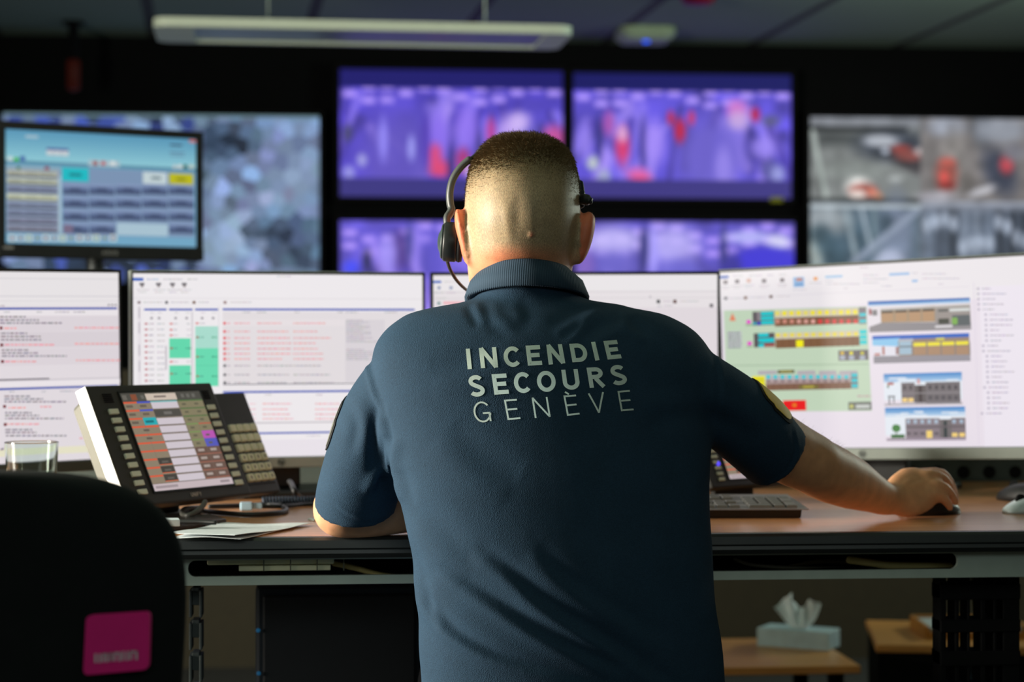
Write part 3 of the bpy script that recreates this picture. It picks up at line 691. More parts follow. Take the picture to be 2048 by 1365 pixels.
s = MB(T); hg0 = homography([(0, 543.5), (243, 546), (243, 915.5), (0, 929)], [(.292 / .518, 0), (1, 0), (1, 1), (.292 / .518, 1)])
ui = UI(s, W, H, hg0)
def full(ui, col): ui.mb.quad((0, ui.y, 0), (ui.w, ui.y, 0), (ui.w, ui.y, ui.h), (0, ui.y, ui.h), lin(col))
full(ui, (224, 217, 222))
ui.rect(-400, 540, 250, 612, (230, 226, 228)); ui.rect(-400, 557, 250, 559, (214, 210, 214)); ui.rect(-400, 592, 250, 594, (210, 206, 211)); ui.rect(-400, 602, 250, 603, (215, 210, 214))
ui.rect(-400, 620, 241, 632, (232, 226, 230)); ui.rect(-400, 632, 243, 663, (219, 211, 217)); ui.rect(-400, 664, 243, 695, (215, 207, 213)); ui.rect(-400, 697, 243, 730, (219, 211, 217))
ui.rect(-400, 615.5, 239, 619.5, (62, 86, 172)); ui.text(12, 25, 624.5, 2, (160, 155, 165)); ui.text(78, 88, 624.5, 2, (160, 155, 165)); ui.text(115, 143, 624.5, 2, (165, 160, 170)); ui.text(152, 175, 624.5, 2, (150, 145, 155))
ui.text(0, 14, 612, 2, (165, 160, 165)); [ui.rect(x, 608.5, x + 4, 612, (140, 136, 142)) for x in (221, 228, 235)]
dk = (146, 138, 148); rd = (236, 156, 160)
for y, x0, x1 in ((634, 3, 58), (640.5, 3, 82), (646.5, 3, 128), (667, 5, 58), (673.5, 5, 85), (680, 5, 86), (700.5, 6, 60), (706.5, 6, 82), (712.5, 6, 137), (793, 10, 62), (798.5, 10, 88), (804, 10, 134), (826, 11, 66), (831.5, 11, 80), (837.5, 11, 129), (860, 11, 67), (865.5, 11, 74), (872, 12, 134)): ui.text(x0, x1, y, 3.2, dk)
for y, x0, x1 in ((657, 11, 36), (656, 153, 242), (690, 12, 112), (688, 153, 241), (723.6, 12, 75), (721, 155, 243), (816, 18, 53), (814, 82, 104), (848.7, 15, 79), (844, 160, 185), (877, 160, 190)): ui.text(x0, x1, y, 3, rd)
for x, y in ((2, 656), (3, 690), (4, 723), (7, 813), (8, 849)): ui.rect(x, y - 2.5, x + 6, y + 3.5, (120, 40, 50))
ui.rect(-400, 758, 243, 760, (196, 190, 196)); ui.rect(-100, 757.5, 101, 760.5, (128, 122, 130)); ui.rect(-400, 762, 243, 771, (233, 227, 231)); ui.rect(-400, 773.5, 239, 777.5, (62, 86, 172))
ui.text(20, 30, 784, 2, (165, 160, 168)); ui.text(85, 93, 784, 2, (165, 160, 168)); ui.text(122, 150, 783, 2, (165, 160, 168)); ui.rect(-400, 894, 243, 908, (228, 224, 198)); ui.text(0, 8, 900, 2.5, dk)
ui.text(2, 8, 898, 3, dk); obj('screen', s, panel_screen, r)

# second from the left
r, s, ui, W, H, T = monitor('desk_monitor', (267, 547), (853, 551), (853, 908), (267, 919), .324, 'white desk monitor with green schedule columns, behind the touch screen console', G, length=.518)
logo_hp(T, W, .02, r); full(ui, (236, 232, 235))
ui.rect(267, 556, 288, 562, (42, 96, 190)); [ui.text(a, b_, 559, 2.2, c) for a, b_, c in ((295, 318, (150, 170, 205)), (328, 366, (186, 182, 188)), (376, 396, (190, 186, 190)))]; ui.text(555, 585, 553, 2, (196, 192, 196))
for x in (285, 318, 346, 369.5): ui.rect(x - 5, 566, x + 5, 571, (110, 106, 112)); ui.rect(x - 2.5, 571, x + 3, 575, (150, 140, 140)); ui.text(x - 10, x + 14, 580, 2, (196, 190, 196)); ui.text(x - 7, x + 9, 585, 2, (200, 194, 200))
ui.rect(267, 597, 853, 598.5, (222, 217, 221))
for x, c in ((279, (140, 120, 125)), (334, (90, 86, 96)), (389, (110, 70, 40)), (451, (150, 120, 120))): ui.rect(x - 3, 602.5, x + 3, 608, c)
for a, b_ in ((288, 326), (343, 381), (398, 418), (462, 505)): ui.text(a, b_, 605, 2, (190, 184, 190))
ui.rect(276, 612, 283, 770, (228, 222, 227))
for y in (615, 645, 690, 722): ui.rect(278, y, 280.5, y + 22, (186, 180, 188))
ui.rect(446, 624, 853, 766, (225, 219, 222)); ui.rect(446, 640, 690, 652, (229, 222, 225)); ui.rect(691, 640, 770, 764, (217, 211, 216))
for a, b_ in ((289, 334), (339, 386), (391, 437), (446, 830)): ui.rect(a, 617.5, b_, 621.5, (70, 92, 182))
for a, b_ in ((486, 501), (515, 535), (590, 601), (676, 686), (692, 716), (770, 795)): ui.text(a, b_, 625, 2, (170, 165, 172))
for x in (304, 319, 352, 374, 405, 427): ui.rect(x - 2.5, 634.5, x + 2.5, 639, (150, 144, 152)); ui.text(x - 2, x + 6, 626, 1.6, (190, 185, 190))
for i in range(11):
    y = 648 + i * 11.4; ui.rect(290, y - 1.8, 296, y + 1.8, (190, 110, 120)); ui.text(299, 308, y, 2.4, (170, 160, 168)); ui.text(315, 330, y, 2.4, (190, 184, 190))
for y in (648, 660, 671, 724): ui.rect(340, y - 1.8, 346, y + 1.8, (210, 120, 120)); ui.text(348, 356, y, 2.2, (180, 172, 178)); ui.text(374, 382, y, 2.2, (190, 184, 190))
ui.rect(339, 677, 382, 717, (98, 214, 172)); ui.rect(339, 731, 382, 770, (98, 214, 172)); ui.rect(391, 653, 437, 697, (168, 218, 204)); ui.rect(391, 697, 437, 773, (104, 216, 176)); ui.rect(391, 731, 437, 732, (90, 196, 160))
for x, y in ((341, 697), (341, 748), (393, 675), (393, 714), (393, 753)): ui.rect(x, y - 2, x + 5, y + 2, (160, 110, 90)); ui.text(x + 7, x + 15, y, 2.2, (80, 160, 135)); ui.text(x + 31, x + 42, y, 2.4, (60, 150, 120))
ui.rect(392, 645, 398, 649, (215, 130, 130)); ui.text(401, 410, 647, 2.2, (180, 174, 180)); ui.rect(331, 692, 334, 740, (188, 182, 190)); ui.rect(383.5, 624, 386.5, 775, (206, 200, 206)); ui.rect(437, 612, 439, 775, (222, 217, 222))
for i, y in enumerate((647, 663.5, 676.5, 687, 698, 708, 718.5, 732, 750, 766)):
    c, ic = ((232, 160, 166), (226, 80, 90)) if i < 7 else ((176, 170, 176), (90, 90, 96))
    ui.rect(447, y - 2.5, 452.5, y + 2.5, ic); ui.text(455, 461, y, 2.2, c); ui.text(469, 500, y, 2.6, c); ui.text(515, random.randint(560, 585), y, 2.6, c); ui.text(587, random.randint(630, 672), y, 2.6, c)
for i in range(18):
    y = 641 + i * 3.9 + (12 if i > 11 else 0); ui.text(693, random.randint(722, 770), y, 2, (178, 172, 180))
ui.rect(446, 767, 760, 769.5, (150, 146, 152)); ui.rect(446, 770, 853, 780, (233, 228, 231)); ui.rect(446, 781.5, 760, 785.5, (70, 92, 182))
for a, b_ in ((530, 545), (632, 646), (480, 495)): ui.text(a, b_, 790, 2, (180, 175, 182))
for y in (808, 819, 829, 838): ui.text(525, random.randint(565, 588), y, 2.6, (232, 168, 176)); ui.text(630, random.randint(672, 700), y, 2.6, (232, 168, 176)); ui.text(500, 511, y, 2.2, (236, 180, 186))
ui.rect(446, 844, 760, 846.5, (190, 184, 190)); ui.rect(446, 864, 760, 867.5, (70, 92, 182)); ui.text(612, 640, 872, 2, (200, 194, 200)); ui.rect(267, 880, 853, 920, (231, 225, 232))
obj('screen', s, panel_screen, r)

# behind the head
r, s, ui, W, H, T = monitor('desk_monitor', (868, 551), (1436, 549), (1436, 905), (868, 908), .324, 'white desk monitor mostly hidden behind the man, right of his headset microphone', G, silver=False)
logo_hp(T, W, .02, r); full(ui, (228, 222, 225))
ui.rect(868, 552, 1436, 582, (232, 228, 230)); ui.rect(868, 583, 1436, 584.5, (208, 202, 206)); ui.rect(868, 596, 1436, 597.5, (212, 206, 210)); ui.rect(1180, 615, 1436, 905, (222, 214, 219))
ui.rect(866, 562, 884, 566.5, (40, 96, 190)); ui.text(890, 922, 564, 2, (196, 190, 196))
for x in (879.5, 903.5): ui.rect(x - 3, 573, x + 3, 579, (140, 150, 180)); ui.text(x - 9, x + 9, 586, 2, (196, 190, 198))
ui.text(874, 892, 597, 2, (190, 186, 190)); ui.rect(888, 603.5, 930, 609, (238, 176, 184)); ui.rect(876, 604, 882, 610, (120, 150, 150))
for x, c in ((1318, (60, 62, 66)), (1351, (96, 60, 56)), (1424, (110, 104, 110))): ui.rect(x - 3.5, 600 + (8 if x > 1400 else 0), x + 3.5, 607 + (8 if x > 1400 else 0), c)
for a, b_, y in ((1328, 1345, 603), (1362, 1398, 603), (1316, 1326, 613), (1330, 1348, 612), (1278, 1297, 622)): ui.text(a, b_, y, 2, (190, 184, 190))
ui.rect(1300, 592, 1303, 596, (180, 174, 180)); obj('screen', s, panel_screen, r)

# right, turned toward the man
r, s, ui, W, H, T = monitor('desk_monitor', (1450, 545), (2048, 512), (2048, 893.5), (1450, 898), .338, 'rightmost white desk monitor showing coloured building plans, above the hand', G, length=.60, chin=.0225)
for o in r.children:
    if o.name.startswith('casing'): pass
hx = hg = None
q = MB(T @ Matrix.Translation((.283 - W / 2, 0, 0))); logo_hp(T @ Matrix.Translation((.277 - W / 2, 0, 0)), W, .0225, r)
full(ui, (229, 220, 230)); R2 = ui.rect
R2(1450, 512, 2130, 606, (232, 227, 231))
def sk(px, py): return py                                 # heights are read where they are in the photograph
def rr(u0, v0, u1, v1, c):                                # crop coordinates of the plan picture
    x0, x1 = 1420 + .3224 * u0, 1420 + .3224 * u1; y0, y1 = 500 + .3224 * v0, 500 + .3224 * v1; R2(x0, y0, x1, y1, c)
def pq(pts, c): ui.poly([(1420 + .3224 * u, 500 + .3224 * v) for u, v in pts], c)
def tt(u0, u1, v, hgt, c): ui.text(1420 + .3224 * u0, 1420 + .3224 * u1, 500 + .3224 * v, hgt, c)
rr(95, 160, 148, 176, (44, 96, 184))
for a, b_, v in ((175, 240, 160), (275, 355, 158), (390, 425, 156), (462, 505, 153), (965, 1020, 108)): tt(a, b_, v, 2.2, (196, 190, 200))
for x, v in ((127, 200), (200, 195), (272, 190), (367, 192), (480, 187)):
    rr(x - 13, v - 12, x + 14, v + 12, (130, 122, 128) if x not in (272,) else (215, 180, 170)); tt(x - 30, x + 34, v + 28, 2, (200, 194, 202)); tt(x - 24, x + 20, v + 40, 2, (204, 198, 206))
rr(549, 168, 617, 230, (150, 186, 224)); rr(568, 175, 606, 192, (196, 130, 104)); rr(560, 205, 608, 222, (120, 160, 205)); rr(676, 168, 700, 188, (232, 160, 90)); tt(650, 730, 205, 2, (200, 194, 202)); tt(545, 630, 246, 2, (204, 198, 206))
rr(748, 158, 856, 172, (160, 196, 228)); rr(1146, 141, 1272, 157, (158, 190, 228)); rr(1286, 184, 1322, 200, (158, 190, 228))
for a, b_, v in ((750, 795, 192), (755, 965, 211), (985, 1075, 156), (985, 1135, 180), (985, 1080, 203), (1290, 1325, 143), (1350, 1500, 148), (1350, 1580, 177), (860, 885, 238), (1095, 1160, 224), (1450, 1480, 212)): tt(a, b_, v, 2, (198, 192, 202))
rr(90, 262, 1640, 266, (220, 214, 222))
for x, v, c in ((127, 300, (110, 110, 116)), (250, 297, (120, 84, 60)), (408, 290, (100, 70, 60))): rr(x - 10, v - 9, x + 10, v + 9, c)
for a, b_, v in ((150, 235, 301), (280, 380, 295), (445, 530, 288)): tt(a, b_, v, 2, (204, 198, 206))
pq([(112, 376), (1000, 350), (1012, 1000), (112, 1006)], (192, 211, 186))
pq([(165, 390), (186, 440), (146, 440)], (226, 130, 96)); rr(252, 436, 278, 458, (232, 50, 205)); rr(245, 462, 290, 470, (120, 170, 110))
rr(290, 382, 425, 468, (98, 92, 96)); rr(318, 384, 340, 440, (140, 130, 136))
for v in (384, 412, 440): rr(342, v, 420, v + 22, (36, 200, 206))
rr(290, 448, 316, 466, (60, 160, 180)); rr(320, 446, 338, 468, (70, 60, 190)); rr(428, 370, 948, 412, (206, 194, 178)); rr(428, 414, 948, 466, (124, 88, 66)); rr(950, 356, 996, 460, (128, 122, 128))
for k in range(12):
    x = 445 + k * 44; rr(x - 15, 380 - k * .8, x + 14, 408 - k * .8, (236, 222, 60) if k % 4 else (224, 214, 110)); rr(x - 12, 432, x + 12, 456, [(206, 140, 124), (214, 160, 148), (226, 170, 160), (222, 66, 70)][0 if k < 3 else (1 if k < 5 else (2 if k < 6 else 3))])
for v in (392, 432): rr(955, v, 995, v + 20, (60, 200, 210))
for k in range(5): tt(132, 218, 514 + k * 22, 2.4, (140, 144, 146))
rr(130, 505, 220, 612, (190, 196, 194)); [tt(134, 216, 516 + k * 22, 2.6, (126, 128, 132)) for k in range(5)]
rr(254, 570, 280, 592, (232, 50, 205)); rr(250, 598, 285, 604, (110, 160, 100)); rr(294, 516, 424, 604, (92, 86, 90))
for v, a, b_ in ((518, 322, 386), (548, 322, 418), (552, 340, 420), (582, 322, 356)): rr(a, v, b_, v + 22, (30, 200, 208))
rr(358, 584, 424, 600, (170, 90, 84)); rr(428, 508, 950, 545, (208, 198, 178)); rr(428, 546, 950, 603, (128, 92, 66)); [rr(428 + 43.5 * k, 546, 430 + 43.5 * k, 603, (96, 68, 50)) for k in range(1, 12)]
for k in range(12):
    x = 445 + k * 44; rr(x - 13, 518 - k * .7, x + 13, 540 - k * .7, (232, 216, 70))
rr(556, 560, 601, 604, (244, 234, 30))
for v in (496, 528, 560): rr(952, v, 996, v + 26, (40, 204, 208))
pq([(90, 716), (1004, 706), (1004, 712), (90, 722)], (160, 182, 156)); rr(816, 622, 1002, 686, (108, 102, 104))
for x, c in ((840, (226, 190, 60)), (896, (236, 226, 60)), (964, (206, 200, 70))): rr(x - 10, 632, x + 10, 650, c); rr(x - 16, 656, x + 18, 682, (170, 176, 190))
for a, b_ in ((314, 430), (556, 670), (692, 800), (818, 930)): rr(a, 750, b_, 774, (178, 172, 178))
rr(436, 746, 540, 766, (70, 70, 60)); rr(450, 750, 528, 760, (170, 160, 70)); rr(360, 776, 890, 804, (190, 178, 182)); rr(360, 804, 888, 828, (170, 150, 148)); rr(360, 828, 888, 868, (130, 96, 78)); [rr(360 + 44 * k, 828, 362 + 44 * k, 868, (100, 72, 60)) for k in range(1, 12)]
for k in range(12): rr(364 + 44 * k, 778, 390 + 44 * k, 800, (46, 200, 210)); rr(370 + 44 * k, 806, 384 + 44 * k, 822, (120, 100, 104))
rr(276, 784, 356, 868, (232, 222, 40)); [rr(290, v, 350, v + 5, (150, 150, 60)) for v in (806, 834)]; rr(566, 840, 688, 862, (120, 110, 60)); rr(590, 844, 660, 856, (180, 170, 70)); rr(890, 766, 932, 860, (120, 118, 128))
for v in (768, 800, 834): rr(894, v, 930, v + 20, (40, 200, 210))
rr(463, 934, 606, 998, (232, 32, 36)); rr(522, 954, 546, 974, (226, 130, 40)); tt(925, 1010, 908, 2.6, (190, 150, 160)); rr(868, 944, 1012, 994, (110, 114, 108)); rr(876, 960, 900, 984, (190, 190, 110)); rr(915, 960, 1000, 984, (196, 200, 196))
# four pictures of buildings
pq([(1010, 320), (1643, 296), (1646, 494), (1014, 512)], (226, 220, 226)); pq([(1010, 320), (1643, 296), (1643, 312), (1010, 342)], (48, 104, 180)); pq([(1010, 338), (1300, 326), (1643, 310), (1643, 326), (1010, 348)], (150, 190, 226))
pq([(1086, 372), (1424, 346), (1424, 446), (1088, 452)], (160, 140, 116)); pq([(1424, 352), (1643, 338), (1645, 470), (1424, 466)], (150, 142, 138)); pq([(1086, 366), (1643, 336), (1643, 350), (1086, 378)], (176, 172, 168))
for k in range(4):
    x = 1092 + k * 85; pq([(x, 382 - k * 4), (x + 72, 379 - k * 4), (x + 72, 444 - k), (x, 448 - k)], (178, 142, 108)); pq([(x, 380 - k * 4), (x + 72, 377 - k * 4), (x + 72, 390 - k * 4), (x, 393 - k * 4)], (56, 54, 52))
pq([(1014, 478), (1090, 452), (1646, 446), (1646, 494), (1014, 512)], (140, 136, 140)); rr(1014, 366, 1030, 404, (150, 60, 60)); rr(1034, 372, 1066, 408, (128, 126, 128))
rr(1444, 426, 1510, 460, (56, 60, 52)); rr(1444, 368, 1506, 384, (90, 92, 90)); rr(1515, 362, 1640, 380, (210, 214, 212)); rr(1530, 404, 1640, 470, (84, 92, 96)); rr(1528, 420, 1562, 462, (120, 170, 76)); rr(1422, 468, 1530, 482, (214, 210, 214))
pq([(1030, 534), (1632, 516), (1636, 690), (1034, 706)], (224, 222, 232)); pq([(1030, 534), (1632, 516), (1632, 545), (1030, 572)], (38, 96, 190)); pq([(1030, 556), (1200, 548), (1200, 600), (1030, 594)], (140, 196, 232)); pq([(1190, 556), (1632, 540), (1634, 654), (1192, 660)], (150, 128, 108))
rr(1196, 566, 1272, 650, (160, 186, 204)); rr(1196, 596, 1272, 606, (110, 120, 130)); rr(1190, 552, 1284, 568, (176, 178, 186)); rr(1425, 545, 1477, 562, (206, 196, 70))
for k in range(4): rr(1284 + k * 88, 576 - k * 3, 1362 + k * 88, 598 - k * 3, (236, 222, 50)); rr(1284 + k * 88, 600, 1362 + k * 88, 650, (168, 134, 106))
for k in range(5): rr(1276 + k * 88, 570, 1284 + k * 88, 656, (134, 124, 120))
pq([(1034, 660), (1634, 650), (1636, 690), (1034, 706)], (146, 142, 150)); rr(1090, 600, 1104, 652, (176, 110, 100)); rr(1040, 642, 1076, 656, (190, 120, 110)); rr(1174, 602, 1190, 650, (150, 110, 110))
def sky(u0, v0, u1, v1, hz):
    rr(u0, v0, u1, hz, (226, 232, 240)); 
    for k in range(6): rr(u0, v0 + k * 9, u1, v0 + k * 9 + 9, tuple(int(a + (b_ - a) * k / 6) for a, b_ in zip((70, 134, 198), (190, 214, 236))))
    for k in range(9):
        x = random.uniform(u0, u1 - 90); y = random.uniform(v0 + 20, v0 + 50); rr(x, y, min(u1, x + random.uniform(40, 120)), y + 9, (216, 226, 238))
sky(1093, 764, 1578, 962, 930); rr(1200, 824, 1284, 948, (118, 110, 114)); rr(1284, 840, 1352, 950, (96, 90, 92)); rr(1308, 840, 1328, 944, (62, 52, 56)); rr(1352, 820, 1566, 956, (112, 106, 110)); rr(1200, 884, 1566, 892, (134, 128, 132))
for k in range(5): rr(1370 + k * 40, 840, 1388 + k * 40, 866, (70, 66, 72)); rr(1366 + k * 40, 904, 1392 + k * 40, 930, (84, 80, 86))
for x in (1212, 1250): rr(x, 842, x + 18, 868, (76, 70, 76)); rr(x - 8, 920, x + 24, 944, (240, 206, 130))
rr(1116, 824, 1154, 838, (176, 80, 60)); rr(1114, 838, 1124, 858, (90, 110, 80)); rr(1116, 906, 1160, 914, (90, 90, 96)); rr(1120, 914, 1128, 958, (96, 96, 100)); rr(1148, 914, 1156, 950, (96, 96, 100)); rr(1300, 800, 1318, 832, (210, 160, 160)); rr(1093, 952, 1578, 962, (160, 156, 162))
sky(1095, 976, 1592, 1184, 1150); rr(1220, 1046, 1432, 1178, (134, 122, 130)); rr(1432, 1052, 1504, 1172, (110, 104, 106)); rr(1456, 1060, 1476, 1164, (46, 58, 60)); rr(1504, 1042, 1592, 1172, (126, 114, 120)); rr(1220, 1092, 1592, 1104, (100, 92, 98))
for k in range(5): rr(1228 + k * 43, 1054, 1248 + k * 43, 1078, (168, 186, 204)); rr(1226 + k * 43, 1134, 1250 + k * 43, 1146, (84, 78, 84))
for x in (1510, 1556): rr(x, 1054, x + 22, 1076, (160, 180, 200)); rr(x - 4, 1136, x + 30, 1160, (240, 206, 120))
rr(1348, 1122, 1384, 1168, (240, 208, 118)); pq([(1140, 1090), (1160, 1082), (1184, 1090), (1190, 1112), (1176, 1130), (1146, 1130), (1134, 1112)], (70, 128, 66)); rr(1158, 1128, 1164, 1148, (70, 80, 50)); rr(1128, 1146, 1212, 1168, (52, 106, 50)); rr(1100, 1168, 1592, 1184, (160, 146, 160))
# tree list on the right side
R2(1970, 570, 2130, 900, (233, 226, 236)); rr(1668, 200, 1672, 1215, (218, 208, 222))
for k in range(25):
    v = 240 + k * 32.3; ind = 0 if k in (0, 1, 2, 3, 4, 24) else (30 if k in (11, 12, 19) else 60)
    rr(1690 + ind * .7, v - 6, 1704 + ind * .7, v + 7, (176, 168, 186)); tt(1722 + ind * .7, 1722 + ind * .7 + random.randint(50, 150), v, 2.4, (178, 170, 188))
obj('screen', s, panel_screen, r)

# raised monitor on a pole behind the desk
ac = [(11, 258), (394, 279), (390, 495), (11, 486)]
r, s, ui, W, H, T = monitor('raised_monitor', *ac, .268, 'small black monitor raised on a pole above the left desk monitors, blue table on screen', None, bezel=.02, chin=.034, silver=False, stand=False, depth=.03)
full(ui, (120, 176, 208)); z1 = .3224
def cr(u0, v0, u1, v1, c): ui.rect(u0 * z1, 160 + v0 * z1, u1 * z1, 160 + v1 * z1, c)
for k in range(12): cr(35, 305 + k * 19 + 0, 1225, 305 + k * 19 + 34, tuple(int(a + (b_ - a) * k / 11) for a, b_ in zip((84, 152, 190), (150, 212, 226))))
cr(35, 524, 1225, 548, (96, 150, 176)); cr(160, 345, 240, 362, (170, 200, 214)); cr(290, 424, 428, 440, (90, 110, 168)); cr(290, 440, 428, 472, (206, 216, 222)); [cr(x, 440, x + 3, 472, (150, 170, 190)) for x in (330, 378)]
cr(46, 476, 82, 504, (200, 224, 226)); cr(86, 484, 120, 506, (70, 190, 80)); cr(124, 474, 158, 506, (80, 120, 180)); cr(550, 500, 745, 540, (176, 200, 212)); [cr(x, 506, x + 26, 532, c) for x, c in ((580, (160, 60, 66)), (630, (190, 90, 100)), (690, (230, 236, 236)))]
cr(1060, 400, 1136, 412, (60, 84, 110)); cr(1056, 448, 1150, 458, (100, 140, 170)); cr(1060, 468, 1150, 476, (110, 150, 176)); [cr(x, 528, x + 26, 552, c) for x, c in ((1075, (196, 210, 212)), (1108, (220, 226, 224)), (1140, (60, 100, 70)), (1178, (200, 206, 190)))]; cr(1180, 372, 1222, 390, (206, 120, 120))
cr(40, 548, 380, 952, (146, 164, 190)); cr(386, 560, 1205, 970, (130, 156, 190)); cr(40, 540, 375, 558, (150, 176, 190)); cr(104, 540, 128, 556, (60, 120, 70)); cr(278, 540, 306, 560, (150, 50, 60))
for v, c in ((566, (186, 190, 176)), (614, (190, 196, 178)), (662, (132, 142, 170)), (712, (206, 212, 186)), (762, (134, 146, 174)), (810, (130, 142, 172)), (858, (134, 140, 166)), (906, (138, 142, 164))):
    cr(44, v, 358, v + 38, c); cr(44, v + 26, 358, v + 40, tuple(int(a * .72) for a in c)); cr(60, v + 10, 130, v + 20, tuple(int(a * .8) for a in c)); cr(160, v + 10, 235, v + 20, tuple(int(a * .82) for a in c)); cr(250, v + 10, 330, v + 20, tuple(int(a * .82) for a in c))
cr(362, 600, 380, 952, (176, 200, 216)); cr(386, 548, 552, 632, (22, 196, 206)); cr(430, 582, 508, 600, (20, 130, 140)); cr(888, 576, 1036, 648, (206, 222, 226)); cr(940, 602, 1000, 620, (120, 140, 150)); cr(1050, 584, 1200, 656, (198, 196, 24)); cr(1095, 612, 1155, 626, (130, 128, 30))
for i in range(4):
    for j in range(5):
        if i == 3 and j in (2, 3): continue
        u, v = 390 + j * 164, 650 + i * 80; 
        for k in range(4): cr(u, v + k * 16, u + 156, v + k * 16 + 16, [(140, 160, 198), (104, 124, 164), (84, 100, 138), (70, 84, 118)][k])
        cr(u + 44, v + 24, u + 112, v + 40, (64, 78, 112))
cr(722, 892, 1038, 968, (178, 206, 222)); cr(390, 900, 450, 950, (126, 112, 140))
for k in range(13): cr(52 + k * 52, 962, 96 + k * 52, 1002, [(210, 220, 216), (190, 206, 220), (206, 216, 200), (150, 170, 210)][k % 4]); cr(64 + k * 52, 972, 84 + k * 52, 992, [(80, 80, 150), (90, 110, 130), (120, 170, 190), (130, 170, 120)][k % 4])
obj('screen', s, screen_mat('lit_small_screen', .85), r)
q = MB(T); flat_word(q, 'ASUS', W * .49, -.0135, .0095, .0105, .0085, .0019, -.0046); obj('maker_lettering', q, mat('dim_print', (110, 112, 110), .5), r)
q = MB(T); flat_word(q, 'HDMI', -.006, -.008, .006, .0072, .0058, .0013, -.0046); obj('port_lettering', q, mat('dim_white_print', (150, 152, 150), .5), r)
pc = T @ Vector((W / 2, .06, .1))
q = MB(Matrix.Translation((pc.x, pc.y + .02, 0))); q.lathe([(.022, .02), (.022, pc.z + .05), (.018, pc.z + .06)], 18); obj('pole', q, dark_metal, r, True)
q = MB(Matrix.Translation((pc.x, pc.y + .02, 0))); q.lathe([(.17, 0), (.17, .012), (.03, .025)], 28); obj('pole_base', q, dark_metal, r)

